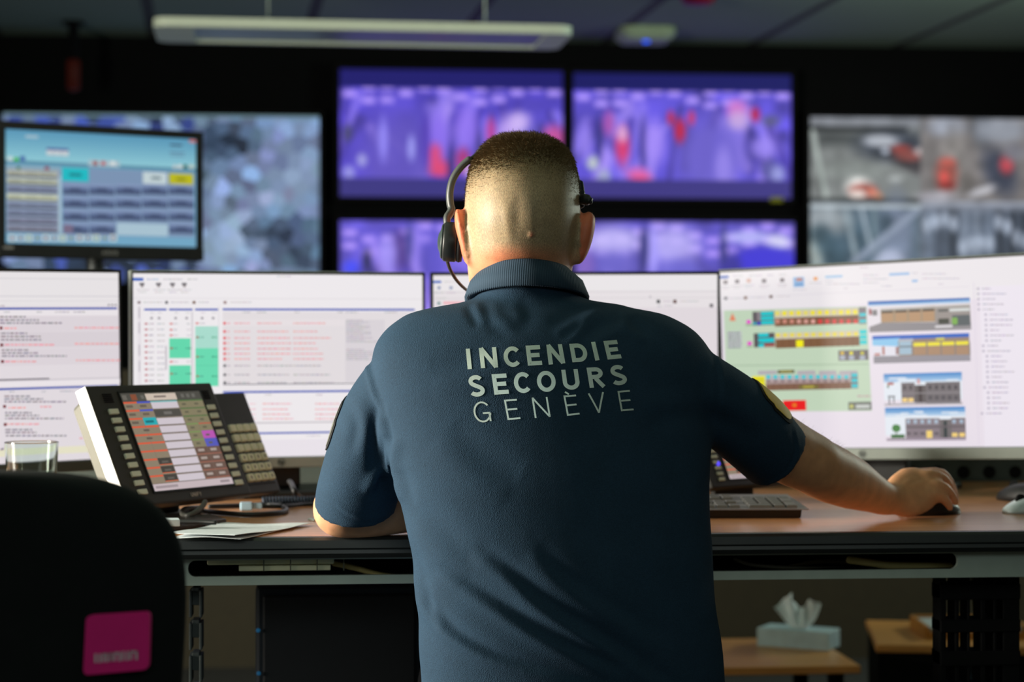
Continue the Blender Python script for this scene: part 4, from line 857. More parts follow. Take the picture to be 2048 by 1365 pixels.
# ------------------------------------------------------------------ touch screen console with side keypad
def console(origin, yaw, label, scale=1.0, keypad=True):
    X, D = origin; b_ = R_(24.96); Wd, Hd = .303, .198
    x = c2w(math.cos(yaw), math.sin(yaw), 0); u = c2w(-math.sin(yaw) * math.sin(b_), math.cos(yaw) * math.sin(b_), math.cos(b_)); y = u.cross(x)
    O = c2w(X, D, DZ + .03)
    T = Matrix(((x.x, y.x, u.x, O.x), (x.y, y.y, u.y, O.y), (x.z, y.z, u.z, O.z), (0, 0, 0, 1))) @ Matrix.Scale(scale, 4)
    c = T @ Vector((Wd / 2, .05, 0)); r = thing('touch_console', (c.x, c.y, DZ), label, 'console', 'dispatcher touch screen consoles')
    q = MB(T); q.box(0, Wd, .001, .022, 0, Hd); obj('housing', q, dark_plastic, r, bevel=.0035)
    q = MB(T); q.loft([[(a, yy, c_) for a, c_ in rrect(.006 + k, Wd - .006 - k, .004 + k, Hd - .012 - k, .01)] for yy, k in ((.0225, 0), (.046, .004), (.052, .012))]); obj('rear_shell', q, mat('console_rear_shell', (74, 74, 62), .5), r)
    # left flank: the strong light on it put in as a white strip
    q = MB(T); q.box(-.0012, .0005, .0015, .0215, .004, Hd - .002)
    if keypad: obj('lit_edge', q, mat('lit_edge_white', (235, 235, 230), .3), r)
    x0, x1, z0, z1_ = .069, .264, .0205, .183
    q = MB(T)
    for a in ((x0 - .003, x0, z0 - .003, z1_ + .003), (x1, x1 + .003, z0 - .003, z1_ + .003), (x0, x1, z0 - .003, z0), (x0, x1, z1_, z1_ + .003)): q.box(a[0], a[1], -.0008, .001, a[2], a[3])
    obj('screen_surround', q, black_plastic, r)
    s = MB(T @ Matrix.Translation((x0, .0006, z0))); w, h = x1 - x0, z1_ - z0
    ui = UI(s, w, h, lambda a, b__: (a, b__)); full(ui, (128, 114, 100)); Rc = ui.rect
    Rc(0, 0, 1, .09, (76, 74, 68)); Rc(.3, .012, .68, .082, (206, 190, 176)); Rc(.4, .035, .55, .055, (130, 116, 110)); Rc(.02, .02, .07, .07, (104, 100, 92)); Rc(.12, .015, .19, .075, (136, 76, 52)); [Rc(x_, .025, x_ + .04, .065, (104, 102, 96)) for x_ in (.24, .74, .81, .88)]
    rows = [.09 + k * .0835 for k in range(11)]
    for k in range(10):
        v = rows[k]; e = v + .0835
        Rc(.335, v + .012, .665, e - .004, (208, 198, 206)) if k != 1 else Rc(.335, v + .006, .665, e, (78, 74, 70))
        if k == 0: Rc(.335, v, .665, v + .014, (110, 180, 180))
        if k == 1: Rc(.45, v + .03, .55, v + .06, (112, 108, 104))
        for j in (0, 1):
            a, c_ = .005 + j * .165, .165 + j * .165
            Rc(a, v + .004, c_, e - .003, (140, 126, 106)); Rc(a, v, c_, v + .018, (216, 92, 62) if not (j == 1 and k < 2) else (72, 84, 190))
            if k > 6 and j == 1: Rc(a, v, c_, e - .02, (66, 62, 56)); Rc(a, e - .02, c_, e - .012, (206, 96, 62)); Rc(a + .04, v + .03, c_ - .04, v + .05, (96, 90, 84))
            elif k in (3, 4): Rc(.13, v + .035, .2, v + .055, (96, 84, 76))
            elif k < 3: Rc(a + .02, v + .035, a + .1, v + .06, (104, 92, 80))
        if k == 2: Rc(.17, v, .33, e - .006, (40, 170, 178)); Rc(.19, v + .03, .29, v + .055, (20, 110, 120))
        for j in (0, 1):
            a, c_ = .675 + j * .16, .832 + j * .163
            if k < 6:
                Rc(a, v + .004, c_, e - .003, (132, 124, 96)); Rc(a, v, c_, v + .012, (76, 112, 62) if k < 3 else ((120, 150, 84) if j == 0 else (190, 90, 66)))
                if k == 4 and j == 1: Rc(a, v, c_, e - .003, (186, 84, 178))
                if k == 5 and j == 1: Rc(a, v - .003, c_, e, (84, 88, 184))
                Rc(a + .04, v + .035, a + .09, v + .055, (96, 92, 74))
            else:
                Rc(a, v, c_, e - .004, (104, 80, 70)); Rc(a, e - .012, c_, e - .006, (176, 96, 76)); Rc(a + .03, v + .02, a + .11, v + .046, (170, 156, 148))
    for k in range(11): Rc(.335, rows[k] - .002, .665, rows[k] + .003, (110, 104, 104)) if k > 2 else None
    Rc(0, .93, 1, 1, (198, 182, 186)); Rc(.03, .95, .3, .975, (160, 146, 150)); Rc(.84, .95, .96, .975, (150, 136, 140))
    obj('screen', s, screen_mat('console_screen', .95), r)
    for side, xc in ((0, .041), (1, .2775)):
        for k in range(10):
            z = Hd - .045 - k * .0146; q = MB(T); q.box(xc - .011, xc + .009, -.003, .0012, z - .0042, z + .0042)
            obj('side_button', q, pale_plastic, r, bevel=.0008)
        q = MB(T)
        for k in range(5): q.box(xc - .011, xc + .009, -.0004, .0012, Hd - .0165 - k * .0032, Hd - .015 - k * .0032)
        obj('speaker_grille', q, black_matte, r)
    q = MB(T); flat_word(q, 'UNIFY', .150, .0128, .0065, .0062, .0050, .0012, -.0001); obj('maker_lettering', q, mat('pale_print', (190, 180, 170), .5), r)
    if keypad:
        # side keypad, set back and lower
        K0, K1, kz = Wd + .006, Wd + .098, Hd - .02
        q = MB(T); q.box(Wd - .004, K1, .014, .03, .004, kz + .006); obj('keypad_housing', q, dark_plastic, r, bevel=.003)
        q = MB(T); q.box(Wd + .012, K1 - .006, .012, .0145, .02, .128); obj('key_field', q, black_plastic, r, bevel=.001)
        q = MB(T)
        for i in range(6):
            for j in range(4):
                xk, zk = Wd + .016 + j * .0187, .024 + i * .0175; q.loft([[(a, yy, c_) for a, c_ in rrect(xk + k, xk + .0158 - k, zk + k, zk + .0138 - k, .002, 2)] for yy, k in ((.0118, 0), (.0075, .0006), (.0066, .0018))])
        obj('keys', q, mat('keypad_keys', (232, 230, 200), .5), r)
        q = MB(T)
        for i in range(6):
            for j in range(4):
                xk, zk = Wd + .016 + j * .0187, .024 + i * .0175; q.box(xk + .0052, xk + .0085, .0062, .0066, zk + .004, zk + .0095) if i < 3 else None
        obj('key_marks', q, mat('key_print', (130, 124, 100), .5), r)
    # foot
    base = (T @ Vector((Wd / 2, .06, .03))); fz = MB(Matrix.Translation((base.x, base.y, 0)) @ Matrix.Rotation(math.atan2(x.y, x.x), 4, 'Z'))
    fz.box(-.08, .08, -.02, .05, DZ + .0005, DZ + .008); fz.box(-.05, .05, .0, .012, DZ + .008, base.z + .02); obj('foot', fz, dark_plastic, r, bevel=.002)
    return r, T
con, conT = console((-.5645, 2.936), R_(60.8), 'dark touch screen console with pale buttons and keypad, left of the man')
con2, con2T = console((.336, 3.325), R_(42), 'second dark touch screen console half hidden behind the keyboard and right sleeve', .7, False)
q = MB(con2T); q.lathe([(.0005, -.004), (.005, -.003), (.006, .002)], 14, 'y'); 
led = MB(con2T @ Matrix.Translation((.046, 0, .062))); led.lathe([(.0005, -.004), (.005, -.003), (.006, .002)], 14, 'y'); obj('status_light', led, emit('violet_led', (86, 70, 250), 1.3), con2, True)

# ------------------------------------------------------------------ keyboard, mice, papers, glass and leads on the desk
def zrot(a): return Matrix.Rotation(a, 4, 'Z')
KD = 3.085
p0 = c2w((1612 - 1024) / F * KD, KD, 0); kyaw = -TH + R_(2)
T = Matrix.Translation((p0.x, p0.y, DZ + .0005)) @ zrot(kyaw) @ Matrix.Translation((-.46, 0, 0))
r = thing('keyboard', (p0.x - .2, p0.y + .07, DZ), 'black computer keyboard on the desk, its right end showing beside the man', 'keyboard')
q = MB(T); KW, KB = .46, .148
q.loft([[(x, .004, .004), (x, -.004, .0135), (x, KB, .027), (x, KB - .002, .004)] for x in (0, KW)][:0] or [[(xa, .010, 0), (xa, .0, .015), (xa, KB, .026), (xa, KB - .004, 0)] for xa in (.006, KW - .006)])
obj('base', q, black_plastic, r, bevel=.0015)
q = MB(T); q.add([(-.004, -.001, .0152), (KW + .004, -.001, .0152), (KW - .004, KB, .0268), (.004, KB, .0268), (-.004, -.001, .0135), (KW + .004, -.001, .0135), (KW - .004, KB, .0255), (.004, KB, .0255)],
                [(0, 1, 2, 3), (7, 6, 5, 4), (0, 4, 5, 1), (1, 5, 6, 2), (2, 6, 7, 3), (3, 7, 4, 0)]); obj('top_plate', q, mat('keyboard_plate', (112, 110, 112), .5), r)
q = MB(T)
def key(x0, x1, row, h=1):
    y0 = .008 + row * .0195; y1 = y0 + .0165 + (h - 1) * .0195
    def zz(y): return .0152 + y * .0784
    q.loft([[(a, b__, zz(b__) + dz) for a, b__ in ((x0 + k, y0 + k), (x1 - k, y0 + k), (x1 - k, y1 - k), (x0 + k, y1 - k))] for dz, k in ((0, 0), (.0035, .0004), (.0045, .0014))])
for row in range(6):
    x = .012
    while x < .286:
        wdt = .0165 if row not in (0,) else (.026 if not .09 < x < .1 else .10)
        key(x, min(x + wdt, .29), row); x += wdt + .0025
    for j in range(3):
        if row in (0, 2, 4, 5, 3) and not (row == 3) and not (row == 1): key(.303 + j * .0195, .3195 + j * .0195, row)
    if row == 1: key(.3225, .339, 1)
for row in range(5):
    for j in range(4):
        if row == 0 and j == 1: continue
        if j == 3 and row in (1, 3): continue
        key(.373 + j * .0195, .3895 + j * .0195 + (.0195 if row == 0 and j == 0 else 0), row, 2 if j == 3 and row in (0, 2) else 1)
obj('keys', q, mat('keyboard_keys', (86, 86, 82), .45), r)

def mouse(x, y, rot, label, m, name='computer_mouse', L=.112, W_=.062, H_=.036):
    T = Matrix.Translation((x, y, DZ + .0004)) @ zrot(rot)
    r = thing(name, (x, y, DZ), label, 'mouse', 'computer mice on the desk')
    q = MB(T); rings = []
    for i in range(13):
        t = i / 12; a = math.sin(math.pi * (.03 + .94 * t)) ** .5; hh = H_ * (math.sin(math.pi * (.06 + .86 * t)) ** .7) * (1 - .25 * t); xx = -L / 2 + L * t
        rings.append([(W_ / 2 * a * math.copysign(abs(math.cos(k)) ** .75, math.cos(k)), xx, max(0, hh * math.copysign(abs(math.sin(k)) ** .8, math.sin(k)))) for k in [2 * math.pi * j / 28 for j in range(28)]])
    q.loft(rings); obj('shell', q, m, r, True)
    q = MB(T @ Matrix.Translation((0, L * .22, H_ * .70)) @ Matrix.Rotation(R_(90), 4, 'Y')); q.lathe([(.0075, -.003), (.009, -.002), (.009, .002), (.0075, .003)], 18); obj('wheel', q, black_matte, r, True)
    return r
p = at(1858, 1020, 3.165)
mouse(p.x + .002, p.y + .004, -TH - R_(62), 'black computer mouse under the right hand', black_plastic)
p = on_plane_z(2050, 1003, DZ)
mouse(p.x, p.y, R_(30), 'black computer mouse at the right edge, behind the white one', mat('mouse_black', (30, 30, 31), .5))
p = on_plane_z(2066, 1026, DZ)
mouse(p.x, p.y, R_(100), 'white computer mouse at the right edge of the desk', mat('mouse_white', (196, 210, 214), .35), L=.1, H_=.03)

def sheet(pts, z, m, label, cat, name, group=None, curl=None, thick=.0006):
    q = MB(); P = [on_plane_z(*p, z) for p in pts]; n = 12; top = []
    for i in range(n + 1):
        for j in range(n + 1):
            u, v = i / n, j / n; p = (P[0] * (1 - u) + P[1] * u) * (1 - v) + (P[3] * (1 - u) + P[2] * u) * v
            top.append((p.x, p.y, z + (curl(u, v) if curl else 0)))
    k = n + 1; fs = [(i * k + j, i * k + j + 1, (i + 1) * k + j + 1, (i + 1) * k + j) for i in range(n) for j in range(n)]
    q.add(top, fs); me_o = obj(name, q, m, None)
    sm = me_o.modifiers.new('thickness', 'SOLIDIFY'); sm.thickness = thick; sm.offset = 0
    return tag(me_o, label, cat, group)
paperm = mat('printed_paper', (206, 214, 216), .75, var=.1, scale=90)
o = sheet([(340, 1077.5), (482, 1079), (622, 1050), (450, 1048)], DZ + .0012, paperm, 'white printed sheet lying at the desk edge beside the elbow', 'paper', 'paper_sheet', 'sheets of paper at the desk edge', lambda u, v: .0025 * math.sin(3 * u + 2 * v) ** 2)
o = sheet([(335, 1070), (470, 1074), (590, 1052), (430, 1046.5)], DZ + .0055, mat('printed_paper_top', (198, 208, 212), .75, var=.16, scale=120), 'printed sheet lying uppermost of the two beside the elbow', 'paper', 'paper_sheet', 'sheets of paper at the desk edge', lambda u, v: .002 * math.cos(4 * v))
# dark tablet under the console
P = [on_plane_z(*p, DZ) for p in ((300, 1070), (453, 1050), (420, 1040), (300, 1050))]
q = MB(); q.add([(p.x, p.y, DZ + .0005) for p in P] + [(p.x, p.y, DZ + .009) for p in P], [(0, 1, 2, 3), (7, 6, 5, 4), (0, 4, 5, 1), (1, 5, 6, 2), (2, 6, 7, 3), (3, 7, 4, 0)])
tag(obj('writing_tablet', q, mat('tablet_dark', (58, 52, 50), .25), None, bevel=.0015), 'flat dark tablet lying under the touch screen console', 'tablet')
p = on_plane_z(430, 1046, DZ + .0125); d = (on_plane_z(380, 1046, DZ) - p); 
cable([p, p + Vector((-.025, .012, 0)), p + Vector((-.055, .02, 0))], .0032, black_plastic, 'black pen lying on the dark tablet', 'pen', 'pen')
p = on_plane_z(340, 1054, DZ + .0095)
q = MB(Matrix.Translation((p.x, p.y, DZ + .0095)) @ zrot(R_(8))); q.box(-.03, .014, 0, .03, 0, .010); tag(obj('sticky_note_block', q, mat('note_block', (206, 220, 226), .6), None, bevel=.001), 'small block of white notes behind the dark chair, on the tablet', 'notes')
p = on_plane_z(629, 1042, DZ)
q = MB(Matrix.Translation((p.x, p.y, DZ + .0004)) @ zrot(.4)); q.box(-.006, .006, -.012, .012, 0, .0025); tag(obj('paper_scrap', q, paperm, None), 'tiny white paper scrap on the desk beside the bare elbow', 'paper scrap')
# leads behind and under the console
bc = mat('black_cable', (26, 27, 28), .45); gc = mat('grey_lead', (84, 84, 80), .45)
def dk_(px, py, up=.0045): p = on_plane_z(px, py, DZ + up); return (p.x, p.y, DZ + up)
cable([at(410, 1005, 3.06), at(404, 1014, 3.05), at(388, 1027, 3.03), at(372, 1032, 3.03), at(364, 1026, 3.08), at(372, 1018, 3.12), at(400, 1016, 3.18)], .0042, gc, 'grey lead looping down under the touch screen console')
cable([dk_(380, 1020), dk_(440, 1026), dk_(500, 1030), dk_(560, 1026), dk_(572, 1018), dk_(540, 1010), dk_(480, 1012), dk_(420, 1014)], .004, bc, 'black lead coiled on the desk right of the touch screen console')
cable([dk_(560, 1010), dk_(600, 1000), at(590, 985, 3.32), at(583, 968, 3.36), at(579, 964, 3.37)], .0045, bc, 'black lead rising from the desk beside the left sleeve')
coil = []
A_, B_ = Vector(dk_(525, 1004, .009)), Vector(dk_(650, 1001, .009)); dv = (B_ - A_)
for k in range(200):
    t = k / 199; a = t * 2 * math.pi * 20
    coil.append(A_ + dv * t + Vector((0, math.cos(a) * .006, math.sin(a) * .006)))
q = MB(); q.tube(coil, .0022, 6); tag(obj('coiled_cord', q, mat('navy_cord', (30, 44, 60), .45), None, True), 'dark coiled handset cord on the desk left of the sleeve', 'cord')
p = on_plane_z(505, 1022, DZ)
r = thing('plug_connector', (p.x, p.y, DZ), 'pale blue plug at the end of a lead, behind the papers', 'plug', rotz=R_(4))
T = Matrix.Translation((p.x, p.y, DZ + .0005)) @ zrot(R_(4))
q = MB(T); q.box(-.02, .0, -.007, .007, 0, .0135); q.box(.0, .016, -.005, .005, .002, .0115); obj('plug_body', q, mat('plug_blue', (160, 190, 204), .4), r, bevel=.002)
q = MB(T); q.tube(smooth_path([(.015, 0, .006), (.05, .01, .005), (.09, .05, .004), (.13, .05, .004)]), .0035, 8); obj('lead', q, bc, r, True)

# drinking glass behind the dark chair
gl = bpy.data.materials.new('clear_glass'); gl.use_nodes = True; b = gl.node_tree.nodes['Principled BSDF']
b.inputs['Transmission Weight'].default_value = 1; b.inputs['Roughness'].default_value = .02; b.inputs['IOR'].default_value = 1.47; b.inputs['Base Color'].default_value = (.9, .97, .94, 1)
GD = 3.05; p = at(63, 950, GD); gt = CZ + (HOR - 885) / F * GD
r = thing('drinking_glass', (p.x, p.y, DZ), 'clear drinking glass on the desk behind the dark chair', 'glass')
q = MB(Matrix.Translation((p.x, p.y, 0)))
q.lathe([(.0005, DZ + .0006), (.031, DZ + .0006), (.0325, DZ + .003), (.0326, DZ + .0045), (.037, DZ + .06), (.0409, gt - .001), (.0410, gt), (.0404, gt + .0008), (.0394, gt + .0008), (.0390, gt), (.0389, gt - .001), (.0349, DZ + .06), (.0306, DZ + .0155), (.030, DZ + .014), (.029, DZ + .013), (.0005, DZ + .012)], 40); obj('tumbler', q, gl, r, True)

# ------------------------------------------------------------------ black office chair in the foreground
CD = 1.9; cc = at(-118, 1200, CD); cz0 = CZ + (HOR - 943) / F * CD
cyaw = -TH - R_(4)
r = thing('office_chair', (cc.x, cc.y + .2, 0), 'black office chair with a pink tag on its back, in the left foreground', 'chair', rotz=cyaw)
T = Matrix.Translation((cc.x, cc.y, 0)) @ zrot(cyaw)
chair_fab = mat('black_chair_fabric', (18, 22, 23), .9, spec=.25, bump=.25, bscale=900)
q = MB(T); rings = []
zb = .44
for t in [k / 20 * .66 for k in range(20)] + [.66 + .34 * math.sin(math.pi / 2 * k / 20) ** .8 for k in range(21)]:
    z = zb + (cz0 - zb) * t
    k = max(0, 1 - max(0, (t - .66) / .34) ** 3.7) ** (1 / 3.7)
    hw = .230 * max(k, .01) * (1 - .16 * (1 - t) ** 2 * 1.2); th = .028 * max(k, .08) ** .4
    cy = .055 * (2 * t - 1) ** 2 * -.4
    rings.append([(hw * math.copysign(abs(math.cos(a)) ** .55, math.cos(a)), cy + .03 + th * math.copysign(abs(math.sin(a)) ** .8, math.sin(a)) - .02 * math.cos(a) ** 2 * -1, z) for a in [2 * math.pi * j / 48 for j in range(48)]])
q.loft(rings); obj('backrest', q, chair_fab, r, True)
q = MB(T); q.loft([[(x, y, z) for x, y in rrect(-.24 + k, .24 - k, .07 + k, .54 - k, .09, 6)] for z, k in ((.43, .03), (.44, .0), (.485, 0), (.5, .03))]); obj('seat', q, chair_fab, r, True)
q = MB(T); q.tube([(0, .25, .425), (0, .05, .415), (0, -.02, .45), (0, -.02, .6)], .025, 10, flat=.5); obj('back_bar', q, black_plastic, r, True)
q = MB(T @ Matrix.Translation((0, .3, 0))); q.lathe([(.03, .09), (.03, .3), (.022, .31), (.022, .43)], 16); obj('gas_lift', q, black_plastic, r, True)
for k in range(5):
    a = 2 * math.pi * k / 5 + .3; dx, dy = math.cos(a), math.sin(a)
    q = MB(T @ Matrix.Translation((0, .3, 0))); q.tube([(dx * .02, dy * .02, .105), (dx * .30, dy * .30, .075)], [.022, .015], 8); f = obj('base_arm', q, black_plastic, r, True)
    q = MB(T @ Matrix.Translation((dx * .30, .3 + dy * .30, .0275)) @ zrot(a)); q.lathe([(.02, -.02), (.0275, -.016), (.0275, .016), (.02, .02)], 18, 'y'); obj('caster', q, black_matte, r, True)
# pink tag, sewn to the back of the backrest
tagm = mat('pink_tag', (224, 20, 128), .6, var=.05)
tl, tr, br_, bl = [(172, 1232), (300, 1224), (297, 1340), (166, 1352)]
inv = T.inverted()
def chair_pt(px, py):
    p = at(px, py, 1) - Vector((0, 0, CZ)); o = Vector((0, 0, CZ)); a = inv @ o; d = (inv @ (o + p)) - a
    k = (-.0035 - a.y) / d.y; return a + d * k
C4 = [chair_pt(*p) for p in (tl, tr, br_, bl)]; xs = sorted(c.x for c in C4); zz_ = sorted(c.z for c in C4)
PX = [(C4[i].x, C4[i].z) for i in range(4)]
q = MB(T); ring = []
for i in range(4):
    p, a, b_ = Vector(PX[i]), Vector(PX[i - 1]), Vector(PX[(i + 1) % 4]); e1, e2 = (a - p).normalized() * .006, (b_ - p).normalized() * .006
    for k in range(5):
        t = k / 4; ring.append((p + e1) * (1 - t) ** 2 + p * 2 * t * (1 - t) + (p + e2) * t * t)
q.loft([[(c.x, y, c.y) for c in ring] for y in (-.0035, .003)]); tg = obj('tag', q, tagm, r); tg['label'] = 'pink tag'
q = MB(T); c0 = Vector(PX[3]) * .80 + Vector(PX[0]) * .20; c1 = Vector(PX[2]) * .80 + Vector(PX[1]) * .20; x_ = .17
for k, wdt in enumerate((.10, .09, .04, .11, .10, .12)):
    a = c0 + (c1 - c0) * x_; b_ = c0 + (c1 - c0) * (x_ + wdt); hgt = .0085
    for dx in ((0, .0022), ((b_ - a).x - .0022, (b_ - a).x)): q.box(a.x + dx[0], a.x + dx[1], -.0041, -.0036, a.y, a.y + hgt)
    if k % 2: q.box(a.x, b_.x, -.0041, -.0036, a.y + hgt - .002, a.y + hgt)
    x_ += wdt + .02
obj('tag_lettering', q, mat('tag_print', (205, 190, 200), .6), tg)

# ------------------------------------------------------------------ the man at the desk
def ring_h(py, L, R, Db, Df, n=40, ex=2.2, lean=0, twist=0):
    """a level ring by its left and right edge in the photograph and its near and far distance"""
    Dc = (Db + Df) / 2; cx = ((L + R) / 2 - 1024) / F * Dc; hx = (R - L) / 2 / F * Dc; hd = (Df - Db) / 2; z = CZ + (HOR - py) / F * Dc; out = []
    for k in range(n):
        a = 2 * math.pi * k / n; c, s_ = math.cos(a), math.sin(a)
        X = cx + hx * math.copysign(abs(c) ** (2 / ex), c); D = Dc + hd * math.copysign(abs(s_) ** (2 / ex), s_)
        out.append(c2w(X, D + twist * (X - cx), z + lean * (D - Dc)))
    return out
def stack(rows, mb, ex=2.2, n=40, sub=3, lean=0, twist=0):
    """rows of (row, left, right, near, far), eased between"""
    A = np.array(rows, float); P = [Vector(r[:3]) for r in A]; out = []
    t = np.arange(len(A)); tt = np.linspace(0, len(A) - 1, (len(A) - 1) * sub + 1)
    def cr(col):
        v = A[:, col]; res = []
        for x in tt:
            i = min(int(x), len(A) - 2); f_ = x - i
            p0, p1, p2, p3 = v[max(i - 1, 0)], v[i], v[i + 1], v[min(i + 2, len(A) - 1)]
            res.append(.5 * (2 * p1 + (p2 - p0) * f_ + (2 * p0 - 5 * p1 + 4 * p2 - p3) * f_ ** 2 + (3 * p1 - p0 - 3 * p2 + p3) * f_ ** 3))
        return res
    cols = [cr(c) for c in range(5)]
    return mb.loft([ring_h(*[cols[c][i] for c in range(5)], n=n, ex=ex, lean=lean, twist=twist) for i in range(len(tt))])
def limb(mb, pts, n=22, flat_end=False, sub=4):
    """pts of (px, py, distance, radius): a rounded tapering limb"""
    P = [Vector((*c2w(*cpt(a, b, d)), r)) if False else (c2w(*cpt(a, b, d)), r) for a, b, d, r in pts]
    xyz = smooth_path([p for p, _ in P], sub); rr = []
    for i in range(len(P) - 1):
        for k in range(sub): rr.append(P[i][1] + (P[i + 1][1] - P[i][1]) * k / sub)
    rr.append(P[-1][1])
    return mb.tube(xyz, rr, n)
def sections(mb, secs, n=24):
    """secs of (centre, axis1, axis2) with the axes carrying their radii; rounded ends"""
    rings = []
    def ring(c, a, b): return [c + a * math.cos(2 * math.pi * k / n) + b * math.sin(2 * math.pi * k / n) for k in range(n)]
    rings.append(ring(secs[0][0], secs[0][1] * .02, secs[0][2] * .02))
    for s_ in secs: rings.append(ring(*s_))
    rings.append(ring(secs[-1][0], secs[-1][1] * .02, secs[-1][2] * .02))
    return mb.loft(rings)
def ball(mb, c, rx, ry=None, rz=None, n=18):
    ry, rz = ry or rx, rz or rx; rings = []
    for i in range(1, 12):
        t = math.pi * i / 12
        rings.append([Vector((c[0] + rx * math.sin(t) * math.cos(a), c[1] + ry * math.sin(t) * math.sin(a), c[2] - rz * math.cos(t))) for a in [2 * math.pi * k / n for k in range(n)]])
    return mb.loft(rings)
def fuse(mb, voxel, iters, lam=.5):
    """one continuous skin around overlapping closed shapes"""
    me = bpy.data.meshes.new('tmp'); me.from_pydata(mb.v, [], mb.f); me.update()
    bm = bmesh.new(); bm.from_mesh(me); bmesh.ops.recalc_face_normals(bm, faces=bm.faces); bm.to_mesh(me); bm.free()
    o = bpy.data.objects.new('tmp', me); COL.objects.link(o)
    rm = o.modifiers.new('r', 'REMESH'); rm.mode = 'VOXEL'; rm.voxel_size = voxel
    dg = bpy.context.evaluated_depsgraph_get(); dg.update()
    out = bpy.data.meshes.new_from_object(o.evaluated_get(dg)); bpy.data.objects.remove(o)
    n = len(out.vertices); co = np.empty(n * 3); out.vertices.foreach_get('co', co); co = co.reshape(-1, 3)
    E = np.empty(len(out.edges) * 2, int); out.edges.foreach_get('vertices', E); E = E.reshape(-1, 2)
    co = lap(co, E, iters, lam)
    return out, co, E
def lap(co, E, iters, lam=.5, w=None):
    n = len(co); deg = np.bincount(E.ravel(), minlength=n).astype(float)
    for _ in range(iters):
        acc = np.zeros_like(co)
        for k in range(3): acc[:, k] = np.bincount(E[:, 0], co[E[:, 1], k], n) + np.bincount(E[:, 1], co[E[:, 0], k], n)
        d = acc / deg[:, None] - co; co = co + lam * d * (1 if w is None else w[:, None])
        d2 = co if False else None
    return co
def vnormals(me, co):
    me.vertices.foreach_set('co', co.ravel()); me.update()
    N = np.empty(len(co) * 3); me.vertices.foreach_get('normal', N) if not hasattr(me, 'vertex_normals') else me.vertex_normals.foreach_get('vector', N)
    return N.reshape(-1, 3)
def to_px(co):
    X = co[:, 0] * ct - co[:, 1] * st; D = co[:, 0] * st + co[:, 1] * ct
    return 1024 + X / D * F, HOR - (co[:, 2] - CZ) / D * F, D
def poly_dist(px, py, pts):
    """signed distance to a line drawn through pts, and how far along it (0..1)"""
    P = smooth_path([(a, b, 0) for a, b in pts], 6); P = np.array([(p[0], p[1]) for p in P])
    seg = np.hypot(*np.diff(P, axis=0).T); cum = np.append(0, np.cumsum(seg)) / seg.sum()
    best = np.full(px.shape, 1e9); sd = np.zeros_like(px); tt = np.zeros_like(px)
    for i in range(len(P) - 1):
        d = P[i + 1] - P[i]; L = d @ d; u = np.clip(((px - P[i, 0]) * d[0] + (py - P[i, 1]) * d[1]) / L, 0, 1)
        ex, ey = px - P[i, 0] - u * d[0], py - P[i, 1] - u * d[1]; r = np.hypot(ex, ey); m_ = r < best
        best = np.where(m_, r, best); sd = np.where(m_, np.copysign(r, d[0] * ey - d[1] * ex), sd); tt = np.where(m_, cum[i] + u * (cum[i + 1] - cum[i]), tt)
    return sd, tt

